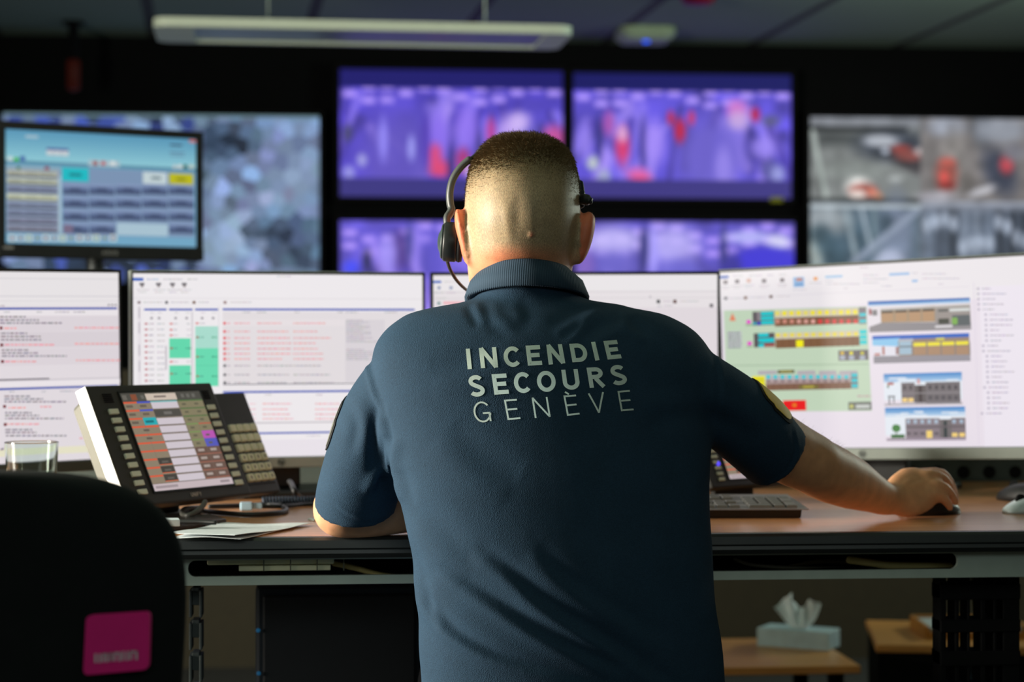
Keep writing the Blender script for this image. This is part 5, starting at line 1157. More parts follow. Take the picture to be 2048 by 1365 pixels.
HEAD = [(276, 1008, 1072, 2.785, 2.83), (280, 996, 1090, 2.765, 2.842), (290, 979, 1112, 2.735, 2.86), (304, 962, 1131, 2.712, 2.872), (322, 949, 1145, 2.692, 2.88), (350, 937, 1154, 2.670, 2.888), (385, 931, 1159, 2.657, 2.892), (420, 929, 1160, 2.651, 2.893),
        (455, 929, 1158, 2.652, 2.892), (490, 932, 1154, 2.660, 2.89), (520, 934, 1148, 2.669, 2.888), (548, 936, 1143, 2.69, 2.884), (575, 941, 1137, 2.74, 2.88), (595, 958, 1120, 2.78, 2.876), (610, 990, 1090, 2.80, 2.868)]
UP = Vector((0, 0, 1)); RT = c2w(1, 0, 0); FW = c2w(0, 1, 0)
def V3(px, py, D): return at(px, py, D)
def build_body():
    b = MB()
    stack(HEAD, b, 2.25)
    stack([(470, 950, 1138, 2.69, 2.84), (520, 950, 1140, 2.676, 2.83), (560, 967, 1137, 2.684, 2.80), (600, 965, 1145, 2.69, 2.80), (650, 940, 1180, 2.70, 2.79)], b, 2.1)
    # ears
    stack([(416, 911, 917, 2.725, 2.735), (426, 909, 924, 2.718, 2.752), (445, 909, 931, 2.712, 2.762), (470, 913, 936, 2.712, 2.76), (498, 920, 941, 2.715, 2.757), (518, 926, 943, 2.718, 2.75), (531, 932, 942, 2.725, 2.74)], b, 2, 20)
    stack([(423, 1172, 1184, 2.735, 2.745), (432, 1164, 1190, 2.728, 2.762), (450, 1152, 1191, 2.722, 2.772), (478, 1148, 1186, 2.722, 2.77), (503, 1146, 1178, 2.725, 2.765), (519, 1147, 1170, 2.728, 2.76), (530, 1150, 1162, 2.735, 2.75)], b, 2, 20)
    # face on the far side: brow, nose, lips, chin
    ball(b, V3(1043, 470, 2.868), .058, .03, .016); ball(b, V3(1043, 520, 2.905), .013, .026, .022); ball(b, V3(1043, 500, 2.892), .009, .02, .03)
    ball(b, V3(1043, 556, 2.882), .024, .014, .007); ball(b, V3(1043, 565, 2.880), .022, .014, .007); ball(b, V3(1043, 590, 2.872), .026, .018, .016)
    # trunk, under the clothes
    stack([(650, 900, 1220, 2.69, 2.78), (700, 850, 1330, 2.65, 2.79), (800, 840, 1345, 2.60, 2.81), (950, 860, 1360, 2.59, 2.79), (1100, 870, 1390, 2.575, 2.765), (1300, 885, 1410, 2.575, 2.765), (1420, 890, 1405, 2.58, 2.78), (1500, 900, 1390, 2.60, 2.78)], b, 2.3)
    # left arm, elbow on the desk, forearm lying across
    limb(b, [(850, 740, 2.71, .030), (755, 870, 2.742, .045), (700, 985, 2.785, .041), (686, 1018, 2.802, .0415)])
    limb(b, [(684, 1018, 2.803, .042), (745, 1017, 2.812, .041), (818, 1010, 2.845, .040), (900, 1004, 2.925, .034), (955, 999, 2.985, .026), (985, 995, 3.01, .023)])
    # right arm reaching to the mouse
    limb(b, [(1320, 740, 2.71, .030), (1480, 838, 2.79, .046), (1565, 898, 2.845, .047), (1628, 930, 2.885, .0435)])
    limb(b, [(1626, 931, 2.885, .0435), (1662, 949, 2.93, .0435), (1702, 967, 2.98, .0395), (1742, 986, 3.03, .0305), (1776, 1000, 3.07, .0245), (1800, 996, 3.09, .021)])
    # right hand: tilted palm and five fingers over the mouse
    wd = (UP * .86 + FW * .5).normalized(); hd = (RT * .93 + FW * .25 - UP * -.18).normalized(); th = hd.cross(wd).normalized(); wd = th.cross(hd).normalized()
    sections(b, [(V3(1778, 1000, 3.075), wd * .025, th * .021), (V3(1798, 991, 3.09), wd * .034, th * .021), (V3(1822, 984, 3.105), wd * .0415, th * .020), (V3(1844, 977, 3.115), wd * .038, th * .017), (V3(1862, 972, 3.12), wd * .030, th * .011)])
    limb(b, [(1800, 1012, 3.085, .017), (1822, 1014, 3.09, .017), (1842, 1006, 3.095, .013)])      # heel of the hand
    for f in ([(1830, 953, 3.135, .0125), (1850, 949, 3.15, .0105), (1884, 948, 3.175, .0092), (1903, 972, 3.19, .0080), (1909, 990, 3.19, .0072)],
              [(1846, 956, 3.12, .0125), (1866, 952, 3.13, .0112), (1888, 960, 3.142, .0096), (1904, 984, 3.15, .0083), (1911, 1000, 3.15, .0072)],
              [(1850, 976, 3.11, .0125), (1872, 972, 3.112, .0108), (1892, 979, 3.12, .0094), (1906, 996, 3.128, .0080), (1911, 1006, 3.128, .0070)],
              [(1842, 994, 3.10, .0125), (1862, 990, 3.10, .0102), (1880, 992, 3.105, .0088), (1895, 1007, 3.11, .0078), (1901, 1016, 3.112, .0068)],
              [(1795, 1000, 3.115, .014), (1818, 1000, 3.145, .0125), (1845, 1004, 3.175, .0105), (1868, 1012, 3.19, .0090), (1880, 1015, 3.19, .0078)]): limb(b, f, 14, sub=3)
    # left hand on the keyboard's left part
    wd2 = (RT * -.45 + FW * -.2 * 0 + UP * .1 + FW * .55).normalized(); hd2 = (RT * .75 + FW * .62).normalized(); th2 = Vector((0, 0, 1)); wd2 = hd2.cross(th2).normalized()
    sections(b, [(V3(978, 997, 3.0), wd2 * .024, th2 * .02), (V3(1000, 995, 3.03), wd2 * .036, th2 * .018), (V3(1022, 992, 3.06), wd2 * .042, th2 * .016), (V3(1040, 990, 3.085), wd2 * .038, th2 * .012)])
    base = V3(1034, 991, 3.075)
    for k, L_ in ((-1.5, .062), (-.5, .076), (.5, .08), (1.5, .07)):
        p_ = base + wd2 * (.021 * k); q1 = p_ + hd2 * L_ * .5 + UP * .006; q2 = p_ + hd2 * L_ + UP * -.014
        b.tube(smooth_path([p_ - hd2 * .02, p_, q1, q2], 3), [.011] * 3 + [.0105] * 3 + [.0092] * 3 + [.0075], 14)
    p_ = V3(1000, 995, 3.03) + wd2 * .028; b.tube(smooth_path([p_, p_ + wd2 * .022 + hd2 * .02, p_ + wd2 * .03 + hd2 * .055 - UP * .008], 3), [.014] * 3 + [.012] * 3 + [.009], 14)
    # pelvis, thighs, shins
    def P(x, d, z): return c2w(x, d, z)
    for sx in (-1, 1):
        b.tube(smooth_path([P(.08 + sx * .07, 2.68, .54), P(.08 + sx * .085, 2.85, .535), P(.07 + sx * .11, 3.06, .545), P(.06 + sx * .14, 3.09, .50), P(.06 + sx * .14, 3.10, .30), P(.06 + sx * .14, 3.10, .10)], 4), [.064] * 4 + [.062] * 4 + [.055] * 4 + [.05] * 4 + [.045] * 4 + [.034], 20)
        b.tube([P(.06 + sx * .14, 3.08, .05), P(.06 + sx * .15, 3.24, .045)], [.034, .03], 16)
    return b
PX0_ = .06
person = thing('person', c2w(.06, 2.68, .46), 'man in navy polo shirt seen from behind, wearing a headset, at the desk', 'person', rotz=-TH)
me, co, E = fuse(build_body(), .0036, 7)
ppx, ppy, pD = to_px(co)
me.vertices.foreach_set('co', co.ravel()); me.update()
# small crease and vein relief on the back of the right hand and arm, a furrow down the nape
N = vnormals(me, co); disp = np.zeros(len(co)); facing = (N[:, 1] < .2)
for pts, w_, d_ in (([(1796, 985), (1815, 965), (1838, 955)], 5, .0010), ([(1815, 975), (1850, 962), (1866, 950)], 4, .0009), ([(1650, 960), (1700, 975), (1745, 985)], 10, .0010), ([(1625, 880), (1640, 905), (1650, 940)], 12, -.0016)):
    sd, t_ = poly_dist(ppx, ppy, pts); disp += np.where((pD > 2.8) & facing, d_ * np.exp(-(sd / w_) ** 2) * np.sin(np.pi * np.clip(t_, .02, .98)), 0)
for pts, w_, d_ in (([(1034, 385), (1036, 430), (1040, 475)], 10, -.0010), ([(1010, 395), (1014, 450), (1022, 490)], 8, .0010), ([(1062, 400), (1066, 450), (1066, 475)], 10, .0007), ([(960, 520), (1030, 526), (1120, 520)], 7, -.0012)):
    sd, t_ = poly_dist(ppx, ppy, pts); disp += np.where((pD < 2.76) & (ppy < 560) & facing, d_ * np.exp(-(sd / w_) ** 2) * np.sin(np.pi * np.clip(t_, .05, .95)), 0)
sp = np.hypot(ppx - 1063, ppy - 469); disp += np.where((pD < 2.72) & facing, .0032 * np.exp(-(sp / 4.2) ** 2), 0)
co = co + N * disp[:, None]; me.vertices.foreach_set('co', co.ravel()); me.update()
# colours of the skin itself: clipped scalp, cropped hair, ruddy neck and ears, pale arms
def L3(c): return np.array(lin(c))
n_ = len(co); colr = np.tile(L3((214, 160, 122)), (n_, 1)); ishead = (ppy < 640) & (pD < 3) & (ppx > 880) & (ppx < 1215)
def blend(m_, c): 
    global colr
    colr = colr + m_[:, None] * (L3(c) - colr)
zc = co[:, 2]; Xc = co[:, 0] * ct - co[:, 1] * st
hz = CZ + (HOR - ppy) / F * 2.68       # height as seen at the head's distance
face = np.clip((pD - 2.83) / .02, 0, 1)
def sm(a, b, x): t = np.clip((x - a) / (b - a), 0, 1); return t * t * (3 - 2 * t)
scalp = sm(545, 490, ppy) * (1 - face) * ishead * (np.abs(ppx - 1044) < 118)
blend(scalp * .9, (168, 150, 118))
hairline = 336 + 14 * np.sin((ppx - 960) / 55.) + 52 * (np.clip(np.abs(ppx - 1044) - 25, 0, 200) / 90.) ** 2
hairm = sm(hairline + 46, hairline - 40, ppy) * ishead * (1 - face * .3)
blend(hairm * .85, (108, 90, 60))
blend(sm(478, 518, ppy) * ishead * (1 - face) * .8 * np.exp(-((ppx - 1030) / 90) ** 2), (226, 132, 92))
ear = ishead * ((ppx < 930) | (ppx > 1160)) * (ppy > 415) * (ppy < 535); blend(ear * .85, (226, 120, 86))
blend(np.where((pD < 2.75), np.exp(-(sp / 4.5) ** 2), 0) * .8, (206, 110, 86))
for cx_, cy_, rx_, ry_, a_ in ((1034, 395, 14, 20, .25), (1040, 470, 16, 30, .25), (1022, 440, 10, 26, .15)): blend(np.exp(-((ppx - cx_) / rx_) ** 2 - ((ppy - cy_) / ry_) ** 2) * a_ * (pD < 2.72), (110, 92, 72))
blend(((ppy > 900) & (ppx > 1500) & (pD > 2.8)).astype(float) * .55, (222, 160, 112))
blend(np.where((ppx > 1850) & (pD > 3.05), sm(1850, 1912, ppx) * .35, 0), (222, 138, 104))
a = me.color_attributes.new('Col', 'FLOAT_COLOR', 'POINT'); a.data.foreach_set('color', np.c_[colr, np.ones(n_)].astype(np.float32).ravel())
a = me.attributes.new('stubble', 'FLOAT', 'POINT'); a.data.foreach_set('value', np.maximum(scalp, hairm).astype(np.float32))
m = bpy.data.materials.new('skin'); m.use_nodes = True; nt = m.node_tree; b = nt.nodes['Principled BSDF']
at1 = nt.nodes.new('ShaderNodeAttribute'); at1.attribute_name = 'Col'; at2 = nt.nodes.new('ShaderNodeAttribute'); at2.attribute_name = 'stubble'
tc = nt.nodes.new('ShaderNodeTexCoord'); n1 = nt.nodes.new('ShaderNodeTexNoise'); n1.inputs['Scale'].default_value = 700; n1.inputs['Detail'].default_value = 2
n2 = nt.nodes.new('ShaderNodeTexNoise'); n2.inputs['Scale'].default_value = 45; n2.inputs['Detail'].default_value = 4
mpx = nt.nodes.new('ShaderNodeMapping'); mpx.inputs['Scale'].default_value = (1.3, 1.3, .5)
nt.links.new(tc.outputs['Object'], mpx.inputs[0]); nt.links.new(mpx.outputs[0], n1.inputs['Vector']); nt.links.new(tc.outputs['Object'], n2.inputs['Vector'])
r1 = nt.nodes.new('ShaderNodeMapRange'); r1.inputs[1].default_value = .3; r1.inputs[2].default_value = .7; r1.inputs[3].default_value = .66; r1.inputs[4].default_value = 1.25
nt.links.new(n1.outputs['Fac'], r1.inputs[0])
mx = nt.nodes.new('ShaderNodeMix'); mx.inputs[2].default_value = 1; nt.links.new(at2.outputs['Fac'], mx.inputs[0]); nt.links.new(r1.outputs[0], mx.inputs[3])
r2 = nt.nodes.new('ShaderNodeMapRange'); r2.inputs[1].default_value = .3; r2.inputs[2].default_value = .7; r2.inputs[3].default_value = .88; r2.inputs[4].default_value = 1.1; nt.links.new(n2.outputs['Fac'], r2.inputs[0])
ml = nt.nodes.new('ShaderNodeMath'); ml.operation = 'MULTIPLY'; nt.links.new(mx.outputs[0], ml.inputs[0]); nt.links.new(r2.outputs[0], ml.inputs[1])
sc = nt.nodes.new('ShaderNodeVectorMath'); sc.operation = 'SCALE'; nt.links.new(at1.outputs['Color'], sc.inputs[0]); nt.links.new(ml.outputs[0], sc.inputs['Scale'])
nt.links.new(sc.outputs[0], b.inputs['Base Color']); b.inputs['Roughness'].default_value = .5; b.inputs['Specular IOR Level'].default_value = .35
b.inputs['Subsurface Weight'].default_value = .22; b.inputs['Subsurface Radius'].default_value = (.012, .004, .002); b.inputs['Subsurface Scale'].default_value = .8
bp = nt.nodes.new('ShaderNodeBump'); bp.inputs['Strength'].default_value = .25; bp.inputs['Distance'].default_value = .001; nt.links.new(n1.outputs['Fac'], bp.inputs['Height']); nt.links.new(bp.outputs[0], b.inputs['Normal'])
skin = m
body = link_mesh('body', me, skin, person, True)
bodyco, bodyN = co, vnormals(me, co)
for px in (1012, 1074):
    q = MB(); ball(q, V3(px, 486, 2.884), .0115); obj('eye', q, mat('eye_white', (226, 222, 214), .2), person, True)

# cropped hair: short strands standing on the scalp, and the hairs along the right forearm
def strands(name, idx, length, width, flow, m, lift=.5):
    q = MB(); vs, fs = [], []
    for i, l_ in zip(idx, length):
        p = Vector(bodyco[i]) + Vector(rng.normal(0, .0011, 3)); nn = Vector(bodyN[i])
        d = (nn * lift + Vector(flow(bodyco[i], nn)) + Vector(rng.normal(0, .22, 3))).normalized(); sd = d.cross(Vector((0, 1, .2))).normalized() * width
        mid = p + d * l_ * .55; tip = p + d * l_ + UP * -l_ * .12; o = len(vs)
        vs += [p - sd - nn * .0005, p + sd - nn * .0005, mid - sd * .8, mid + sd * .8, tip]; fs += [(o, o + 1, o + 3, o + 2), (o + 2, o + 3, o + 4)]
    q.add(vs, fs); return obj(name, q, m, person)
wgt = hairm * (1 - .0 * face); idx = rng.choice(n_, 20000, p=wgt ** 1.7 / (wgt ** 1.7).sum())
ln = .0014 + .0105 * np.clip((352 - ppy[idx]) / 72, 0, 1) ** 1.2 * rng.uniform(.6, 1.1, len(idx))
strands('hair', idx, ln, .00026, lambda p, nn: Vector((-.35, -.55, -.45)) if False else (Vector((0, 0, -1)) - nn * nn.dot(Vector((0, 0, -1)))) * .7 + RT * -.25, mat('brown_hair', (104, 83, 53), .55, var=.3, scale=200))
aw = ((ppx > 1600) & (ppx < 1700) & (pD > 2.8) & (bodyN[:, 2] > .4)).astype(float); idx = rng.choice(n_, 140, p=aw / aw.sum())
strands('arm_hair', idx, rng.uniform(.006, .013, 140), .00005, lambda p, nn: RT * .9 + UP * .4, mat('arm_hair', (70, 50, 34), .5), 1.0)

# ---- navy polo shirt ------------------------------------------------------------------
TORSO = [(546, 968, 1140, 2.672, 2.80), (563, 966, 1143, 2.671, 2.81), (584, 959, 1153, 2.664, 2.815), (596, 949, 1170, 2.659, 2.82), (604, 925, 1205, 2.654, 2.82), (609, 895, 1240, 2.651, 2.81), (617, 852, 1268, 2.645, 2.80), (628, 816, 1322, 2.634, 2.80), (640, 797, 1353, 2.624, 2.805), (662, 771, 1392, 2.611, 2.815), (697, 750, 1424, 2.596, 2.825), (740, 748, 1432, 2.585, 2.83), (800, 758, 1432, 2.576, 2.835),
         (870, 772, 1427, 2.568, 2.835), (930, 786, 1424, 2.562, 2.825), (990, 798, 1423, 2.558, 2.81), (1050, 812, 1424, 2.555, 2.795), (1100, 824, 1427, 2.552, 2.785), (1176, 833, 1431, 2.550, 2.78), (1228, 840, 1437, 2.550, 2.78), (1290, 841, 1447, 2.550, 2.785), (1365, 845, 1452, 2.552, 2.79), (1440, 842, 1458, 2.556, 2.80), (1500, 838, 1462, 2.56, 2.81)]
b = MB(); stack(TORSO, b, 2.08, 64, twist=.13)
def sleeve(mb, pts, n=30):
    P = [(c2w(*cpt(a, b_, d)), r) for a, b_, d, r in pts]; xyz = smooth_path([p for p, _ in P], 4); rr = []
    for i in range(len(P) - 1): rr += [P[i][1] + (P[i + 1][1] - P[i][1]) * k / 4 for k in range(4)]
    rr.append(P[-1][1]); return mb.tube(xyz, rr, n, round_ends=False), xyz, rr
LS = [(860, 720, 2.69, .044), (803, 770, 2.70, .052), (759, 845, 2.722, .056), (733, 920, 2.745, .0575), (716, 985, 2.765, .0578), (713, 1018, 2.776, .0580)]
RS = [(1310, 730, 2.70, .046), (1388, 772, 2.73, .052), (1448, 815, 2.76, .056), (1500, 858, 2.79, .0560), (1540, 898, 2.822, .0530), (1557, 914, 2.832, .0525)]
_, lx, lr = sleeve(b, LS); _, rx, rrr = sleeve(b, RS)
me, co, E = fuse(b, .0040, 6)
spx, spy, sD = to_px(co)
# soften the armpits and the shoulder joins more than the rest
w_ = np.exp(-((spx - 795) / 60) ** 2 - ((spy - 900) / 150) ** 2) + np.exp(-((spx - 1430) / 60) ** 2 - ((spy - 900) / 70) ** 2) + .7 * np.exp(-((spx - 760) / 50) ** 2 - ((spy - 740) / 70) ** 2) + .7 * np.exp(-((spx - 1410) / 60) ** 2 - ((spy - 730) / 80) ** 2)
co = lap(co, E, 24, .5, np.clip(w_, 0, 1))
N = vnormals(me, co); spx, spy, sD = to_px(co)
cfac = np.clip(-(N @ np.array(FW)) * 2.2 + .25, 0, 1)
disp = np.zeros(len(co))
def fold(pts, width, depth, ridge=.8, side=1, off=1.7, taper=.5):
    global disp
    sd, t_ = poly_dist(spx, spy, pts); k = np.sin(np.pi * np.clip(t_, .001, .999)) ** taper; s_ = sd * side
    disp += cfac * k * depth * (-np.exp(-(s_ / width) ** 2) + ridge * np.exp(-((s_ + off * width) / (width * 1.1)) ** 2))
fold([(828, 1105), (846, 1160), (868, 1212), (910, 1258), (975, 1298), (1040, 1322), (1128, 1346), (1200, 1372)], 11, .0058, 1.0, -1)
fold([(880, 1130), (936, 1162), (996, 1202), (1062, 1246), (1128, 1282), (1190, 1312), (1260, 1340)], 13, .0048, 1.0, -1)
fold([(955, 1090), (1018, 1136), (1084, 1194), (1150, 1238), (1238, 1292), (1326, 1352), (1390, 1400)], 14, .0052, 1.0, -1)
fold([(1076, 1090), (1127, 1145), (1193, 1190), (1260, 1232), (1330, 1275)], 16, .0032, 1.0, -1)
fold([(833, 1170), (852, 1200), (862, 1230), (880, 1262)], 8, .003, .8, 1)
# pull of the cloth at the nape and the right shoulder
fold([(968, 605), (975, 640), (1000, 665), (1020, 675)], 12, .0016, .9, 1)
fold([(1040, 596), (1055, 625), (1050, 650), (1030, 660)], 14, .0013, .9, -1)
fold([(1190, 600), (1150, 625), (1100, 650)], 14, .0026, 1.0, 1)
fold([(1165, 640), (1145, 660), (1120, 675)], 9, .0022, .9, 1)
fold([(1240, 628), (1205, 650), (1160, 672)], 15, .0026, 1.0, 1)
fold([(1262, 632), (1272, 650), (1300, 668)], 12, .0034, .8, -1)
fold([(935, 610), (945, 632), (958, 655)], 9, .0026, .8, 1)
fold([(1290, 850), (1360, 835), (1440, 845), (1520, 880)], 22, .004, .8, 1)
fold([(1300, 760), (1380, 800), (1470, 850)], 26, .003, .8, 1)
# seam around the left armhole, hem stitching, hanging folds of the left sleeve
fold([(739, 715), (745, 745), (757, 785), (770, 820), (779, 860), (783, 910), (782, 955)], 4.5, .0034, .9, -1, 1.8, .15)
fold([(1400, 668), (1430, 720), (1436, 780), (1430, 850)], 5, .0016, .7, 1, 1.8, .3)
fold([(757, 810), (748, 850), (748, 900), (742, 950)], 10, .0052, 1.0, 1)
fold([(776, 870), (764, 920), (768, 970), (776, 1010)], 12, .0075, .9, 1)
fold([(792, 955), (770, 968), (748, 1000)], 12, .0066, .8, -1)
fold([(800, 940), (815, 975), (822, 1010)], 11, .003, .8, -1)
fold([(640, 985), (662, 1008), (700, 1036), (735, 1046), (775, 1036), (800, 1008)], 3.2, .0014, .8, 1, 1.8, .1)
fold([(1585, 860), (1592, 905), (1570, 945), (1525, 968)], 3.2, .0012, .8, 1, 1.8, .1)
fold([(690, 800), (712, 850), (700, 910)], 12, .0026, .8, 1)
fold([(905, 850), (960, 905), (1040, 950)], 30, .0022, .8, -1)
fold([(812, 1010), (850, 1030), (900, 1075), (960, 1130)], 26, .0026, .8, -1)
fold([(1000, 690), (930, 720), (860, 730)], 24, .0016, .8, 1)
# slow unevenness of soft cloth
P3 = co * 9; wob = np.sin(P3[:, 0] * 2.1 + 1.3 * np.sin(P3[:, 2] * 1.7)) * np.sin(P3[:, 2] * 2.3 + P3[:, 0]) * .0016
disp += wob * .8
co = co + N * disp[:, None]; co = lap(co, E, 1, .4)
me.vertices.foreach_set('co', co.ravel()); me.update()
m = bpy.data.materials.new('navy_pique_cotton'); m.use_nodes = True; nt = m.node_tree; b = nt.nodes['Principled BSDF']
tc = nt.nodes.new('ShaderNodeTexCoord'); n1 = nt.nodes.new('ShaderNodeTexNoise'); n1.inputs['Scale'].default_value = 620; n1.inputs['Detail'].default_value = 2
n2 = nt.nodes.new('ShaderNodeTexNoise'); n2.inputs['Scale'].default_value = 22; n2.inputs['Detail'].default_value = 4
vo = nt.nodes.new('ShaderNodeTexVoronoi'); vo.inputs['Scale'].default_value = 780
for x in (n1, n2, vo): nt.links.new(tc.outputs['Object'], x.inputs['Vector'])
r1 = nt.nodes.new('ShaderNodeMapRange'); r1.inputs[1].default_value = .3; r1.inputs[2].default_value = .7; r1.inputs[3].default_value = .82; r1.inputs[4].default_value = 1.18; nt.links.new(n1.outputs['Fac'], r1.inputs[0])
r2 = nt.nodes.new('ShaderNodeMapRange'); r2.inputs[1].default_value = .3; r2.inputs[2].default_value = .7; r2.inputs[3].default_value = .93; r2.inputs[4].default_value = 1.07; nt.links.new(n2.outputs['Fac'], r2.inputs[0])
ml = nt.nodes.new('ShaderNodeMath'); ml.operation = 'MULTIPLY'; nt.links.new(r1.outputs[0], ml.inputs[0]); nt.links.new(r2.outputs[0], ml.inputs[1])
sc = nt.nodes.new('ShaderNodeVectorMath'); sc.operation = 'SCALE'; sc.inputs[0].default_value = lin((34, 58, 78)); nt.links.new(ml.outputs[0], sc.inputs['Scale'])
nt.links.new(sc.outputs[0], b.inputs['Base Color']); b.inputs['Roughness'].default_value = .85; b.inputs['Specular IOR Level'].default_value = .25
b.inputs['Sheen Weight'].default_value = .03; b.inputs['Sheen Tint'].default_value = (*lin((90, 130, 160)), 1)
bp = nt.nodes.new('ShaderNodeBump'); bp.inputs['Strength'].default_value = .35; bp.inputs['Distance'].default_value = .0012; nt.links.new(vo.outputs['Distance'], bp.inputs['Height']); nt.links.new(bp.outputs[0], b.inputs['Normal'])
cotton = m
shirt = link_mesh('shirt', me, cotton, person, True)
tree = BVHTree.FromPolygons([Vector(v) for v in co], [tuple(p.vertices) for p in me.polygons])
def on_shirt(px, py, off=.0006):
    o = Vector((0, 0, CZ)); d = (at(px, py, 2) - o).normalized(); h = tree.ray_cast(o, d)
    if h[0] is None: return at(px, py, 2.6)
    return h[0] + (h[1] if h[1].dot(d) < 0 else -h[1]) * off
K = .1953125
def onp(x, y): return on_shirt(900 + x * K, 650 + y * K)
q = MB()
for ch, qd in (('I', ((160, 248), (205, 246), (180, 458), (227, 455))), ('N', ((295, 240), (472, 231), (318, 447), (493, 438))), ('C', ((540, 228), (714, 220), (558, 438), (732, 428))), ('E', ((773, 217), (918, 210), (798, 421), (945, 412))),
               ('N', ((985, 207), (1145, 200), (1010, 410), (1180, 395))), ('D', ((1219, 197), (1385, 190), (1253, 387), (1420, 377))), ('I', ((1444, 180), (1485, 176), (1487, 370), (1530, 364))), ('E', ((1568, 168), (1706, 157), (1613, 358), (1757, 345))),
               ('S', ((180, 522), (335, 513), (203, 742), (365, 732))), ('E', ((425, 508), (575, 500), (455, 718), (605, 707))), ('C', ((645, 490), (818, 482), (663, 705), (840, 697))), ('O', ((880, 478), (1068, 468), (900, 694), (1093, 682))),
               ('U', ((1138, 464), (1305, 453), (1165, 672), (1337, 660))), ('R', ((1396, 441), (1560, 432), (1430, 648), (1595, 634))), ('S', ((1630, 418), (1782, 408), (1658, 628), (1820, 612)))): letters(q, ch, qd, 43, onp, 9)
for ch, qd in (('G', ((228, 793), (395, 781), (258, 1008), (427, 995))), ('E', ((552, 770), (682, 759), (590, 977), (722, 965))), ('N', ((835, 748), (997, 740), (868, 957), (1030, 943))), ('È', ((1160, 726), (1288, 716), (1198, 934), (1328, 920))), ('V', ((1410, 705), (1573, 690), (1450, 912), (1600, 900))), ('E', ((1713, 680), (1838, 669), (1750, 888), (1880, 876)))):
    letters(q, 'E' if ch == 'È' else ch, qd, 18, onp, 9, grave=ch == 'È')
refl = mat('reflective_print', (226, 240, 232), .42, var=.05, scale=400, metal=.62, spec=.6)
obj('lettering', q, refl, shirt)['label'] = 'pale reflective back lettering'

# sleeve badges
def badge(name, centre, nrm, along, hw, hh, m1, m2, m3, parent):
    nrm = nrm.normalized(); along = (along - nrm * along.dot(nrm)).normalized(); across = nrm.cross(along)
    def grid(sc_, off, shape, nm, mt, par):
        q = MB(); vs = []; R0 = 7; S0 = 36
        for i in range(R0 + 1):
            for k in range(S0):
                a = 2 * math.pi * k / S0; r_ = i / R0; u, v = math.cos(a), math.sin(a)
                kk = shape(u, v); p = centre + across * (hw * sc_ * r_ * kk * u) + along * (hh * sc_ * r_ * kk * v)
                h = tree.ray_cast(p + nrm * .08, -nrm, .2); vs.append((h[0] if h[0] else p) + nrm * off)
        fs = [(i * S0 + k, i * S0 + (k + 1) % S0, (i + 1) * S0 + (k + 1) % S0, (i + 1) * S0 + k) for i in range(R0) for k in range(S0)]
        q.add(vs, fs); o = obj(nm, q, mt, par); s_ = o.modifiers.new('thickness', 'SOLIDIFY'); s_.thickness = .0022; s_.offset = -1; return o
    shield = lambda u, v: (1 / (abs(u) ** 4 + abs(v) ** 4) ** .25) * (1 if v > -.3 else 1 - .12 * (abs(u)))
    o = grid(1, .0022, shield, name, m1, parent); grid(.88, .003, shield, name + '_field', m2, parent)
    return o
ym, km = mat('badge_yellow', (238, 190, 30), .6), mat('badge_black', (24, 24, 26), .8)
rn = (RT * .74 + UP * .66 - FW * .14).normalized(); ra = (rx[-1] - rx[4]).normalized()
badge('badge', (rx[9] + rx[13]) / 2 + rn * .055 + ra * .0, rn, ra, .033, .040, km, ym, ym, shirt)
ln_ = (RT * -.95 + UP * .25 + FW * .30).normalized(); la = (lx[-1] - lx[4]).normalized()
badge('badge', lx[9] + ln_ * .055, ln_, la, .033, .040, km, mat('badge_grey', (90, 92, 84), .8), ym, shirt)

# ribbed collar, standing round the neck and folded over
q = MB(); nphi = 72; rings = []
cm = bpy.data.materials.new('ribbed_collar'); cm.use_nodes = True; nt = cm.node_tree; b = nt.nodes['Principled BSDF']
tc = nt.nodes.new('ShaderNodeTexCoord'); wv = nt.nodes.new('ShaderNodeTexWave'); wv.inputs['Scale'].default_value = 130; wv.bands_direction = 'X'; wv.inputs['Distortion'].default_value = .4
nt.links.new(tc.outputs['Object'], wv.inputs['Vector']); b.inputs['Base Color'].default_value = (*lin((34, 58, 77)), 1); b.inputs['Roughness'].default_value = .85
bp = nt.nodes.new('ShaderNodeBump'); bp.inputs['Strength'].default_value = .4; bp.inputs['Distance'].default_value = .001; nt.links.new(wv.outputs['Fac'], bp.inputs['Height']); nt.links.new(bp.outputs[0], b.inputs['Normal'])
for k in range(nphi):
    a = 2 * math.pi * k / nphi; c, s_ = math.cos(a), math.sin(a); back = max(s_, 0); front = max(-s_, 0)
    def pt(hx, hd, D0, zs, zb, zf, cx=1052): 
        X = (cx - 1024) / F * 2.74 + hx * c; D = D0 - hd * s_; z = zs + (zb - zs) * back ** 1.4 - (zs - zf) * front
        return c2w(X, D, z)
    ob = pt(.0865, .107, 2.755, 1.0965, 1.1105, 1.035, 1054); ot = pt(.0635, .083, 2.750, 1.1315, 1.1440, 1.07, 1050); om = pt(.0780, .0975, 2.752, 1.118, 1.1290, 1.05, 1053)
    ib = pt(.0815, .102, 2.755, 1.0945, 1.1085, 1.033, 1054); it = pt(.0600, .0795, 2.750, 1.1310, 1.1430, 1.07, 1050); tp_ = pt(.0618, .0813, 2.750, 1.1335, 1.1458, 1.072, 1050)
    it2 = pt(.0615, .080, 2.752, 1.10, 1.112, 1.04, 1051)
    rings.append([ib, ob, om, ot, tp_, it, it2])
V_ = [p for r_ in rings for p in r_]; n7 = 7
q.add(V_, [(k * n7 + j, k * n7 + (j + 1) % n7, ((k + 1) % nphi) * n7 + (j + 1) % n7, ((k + 1) % nphi) * n7 + j) for k in range(nphi) for j in range(n7)])
obj('collar', q, cm, shirt, True)

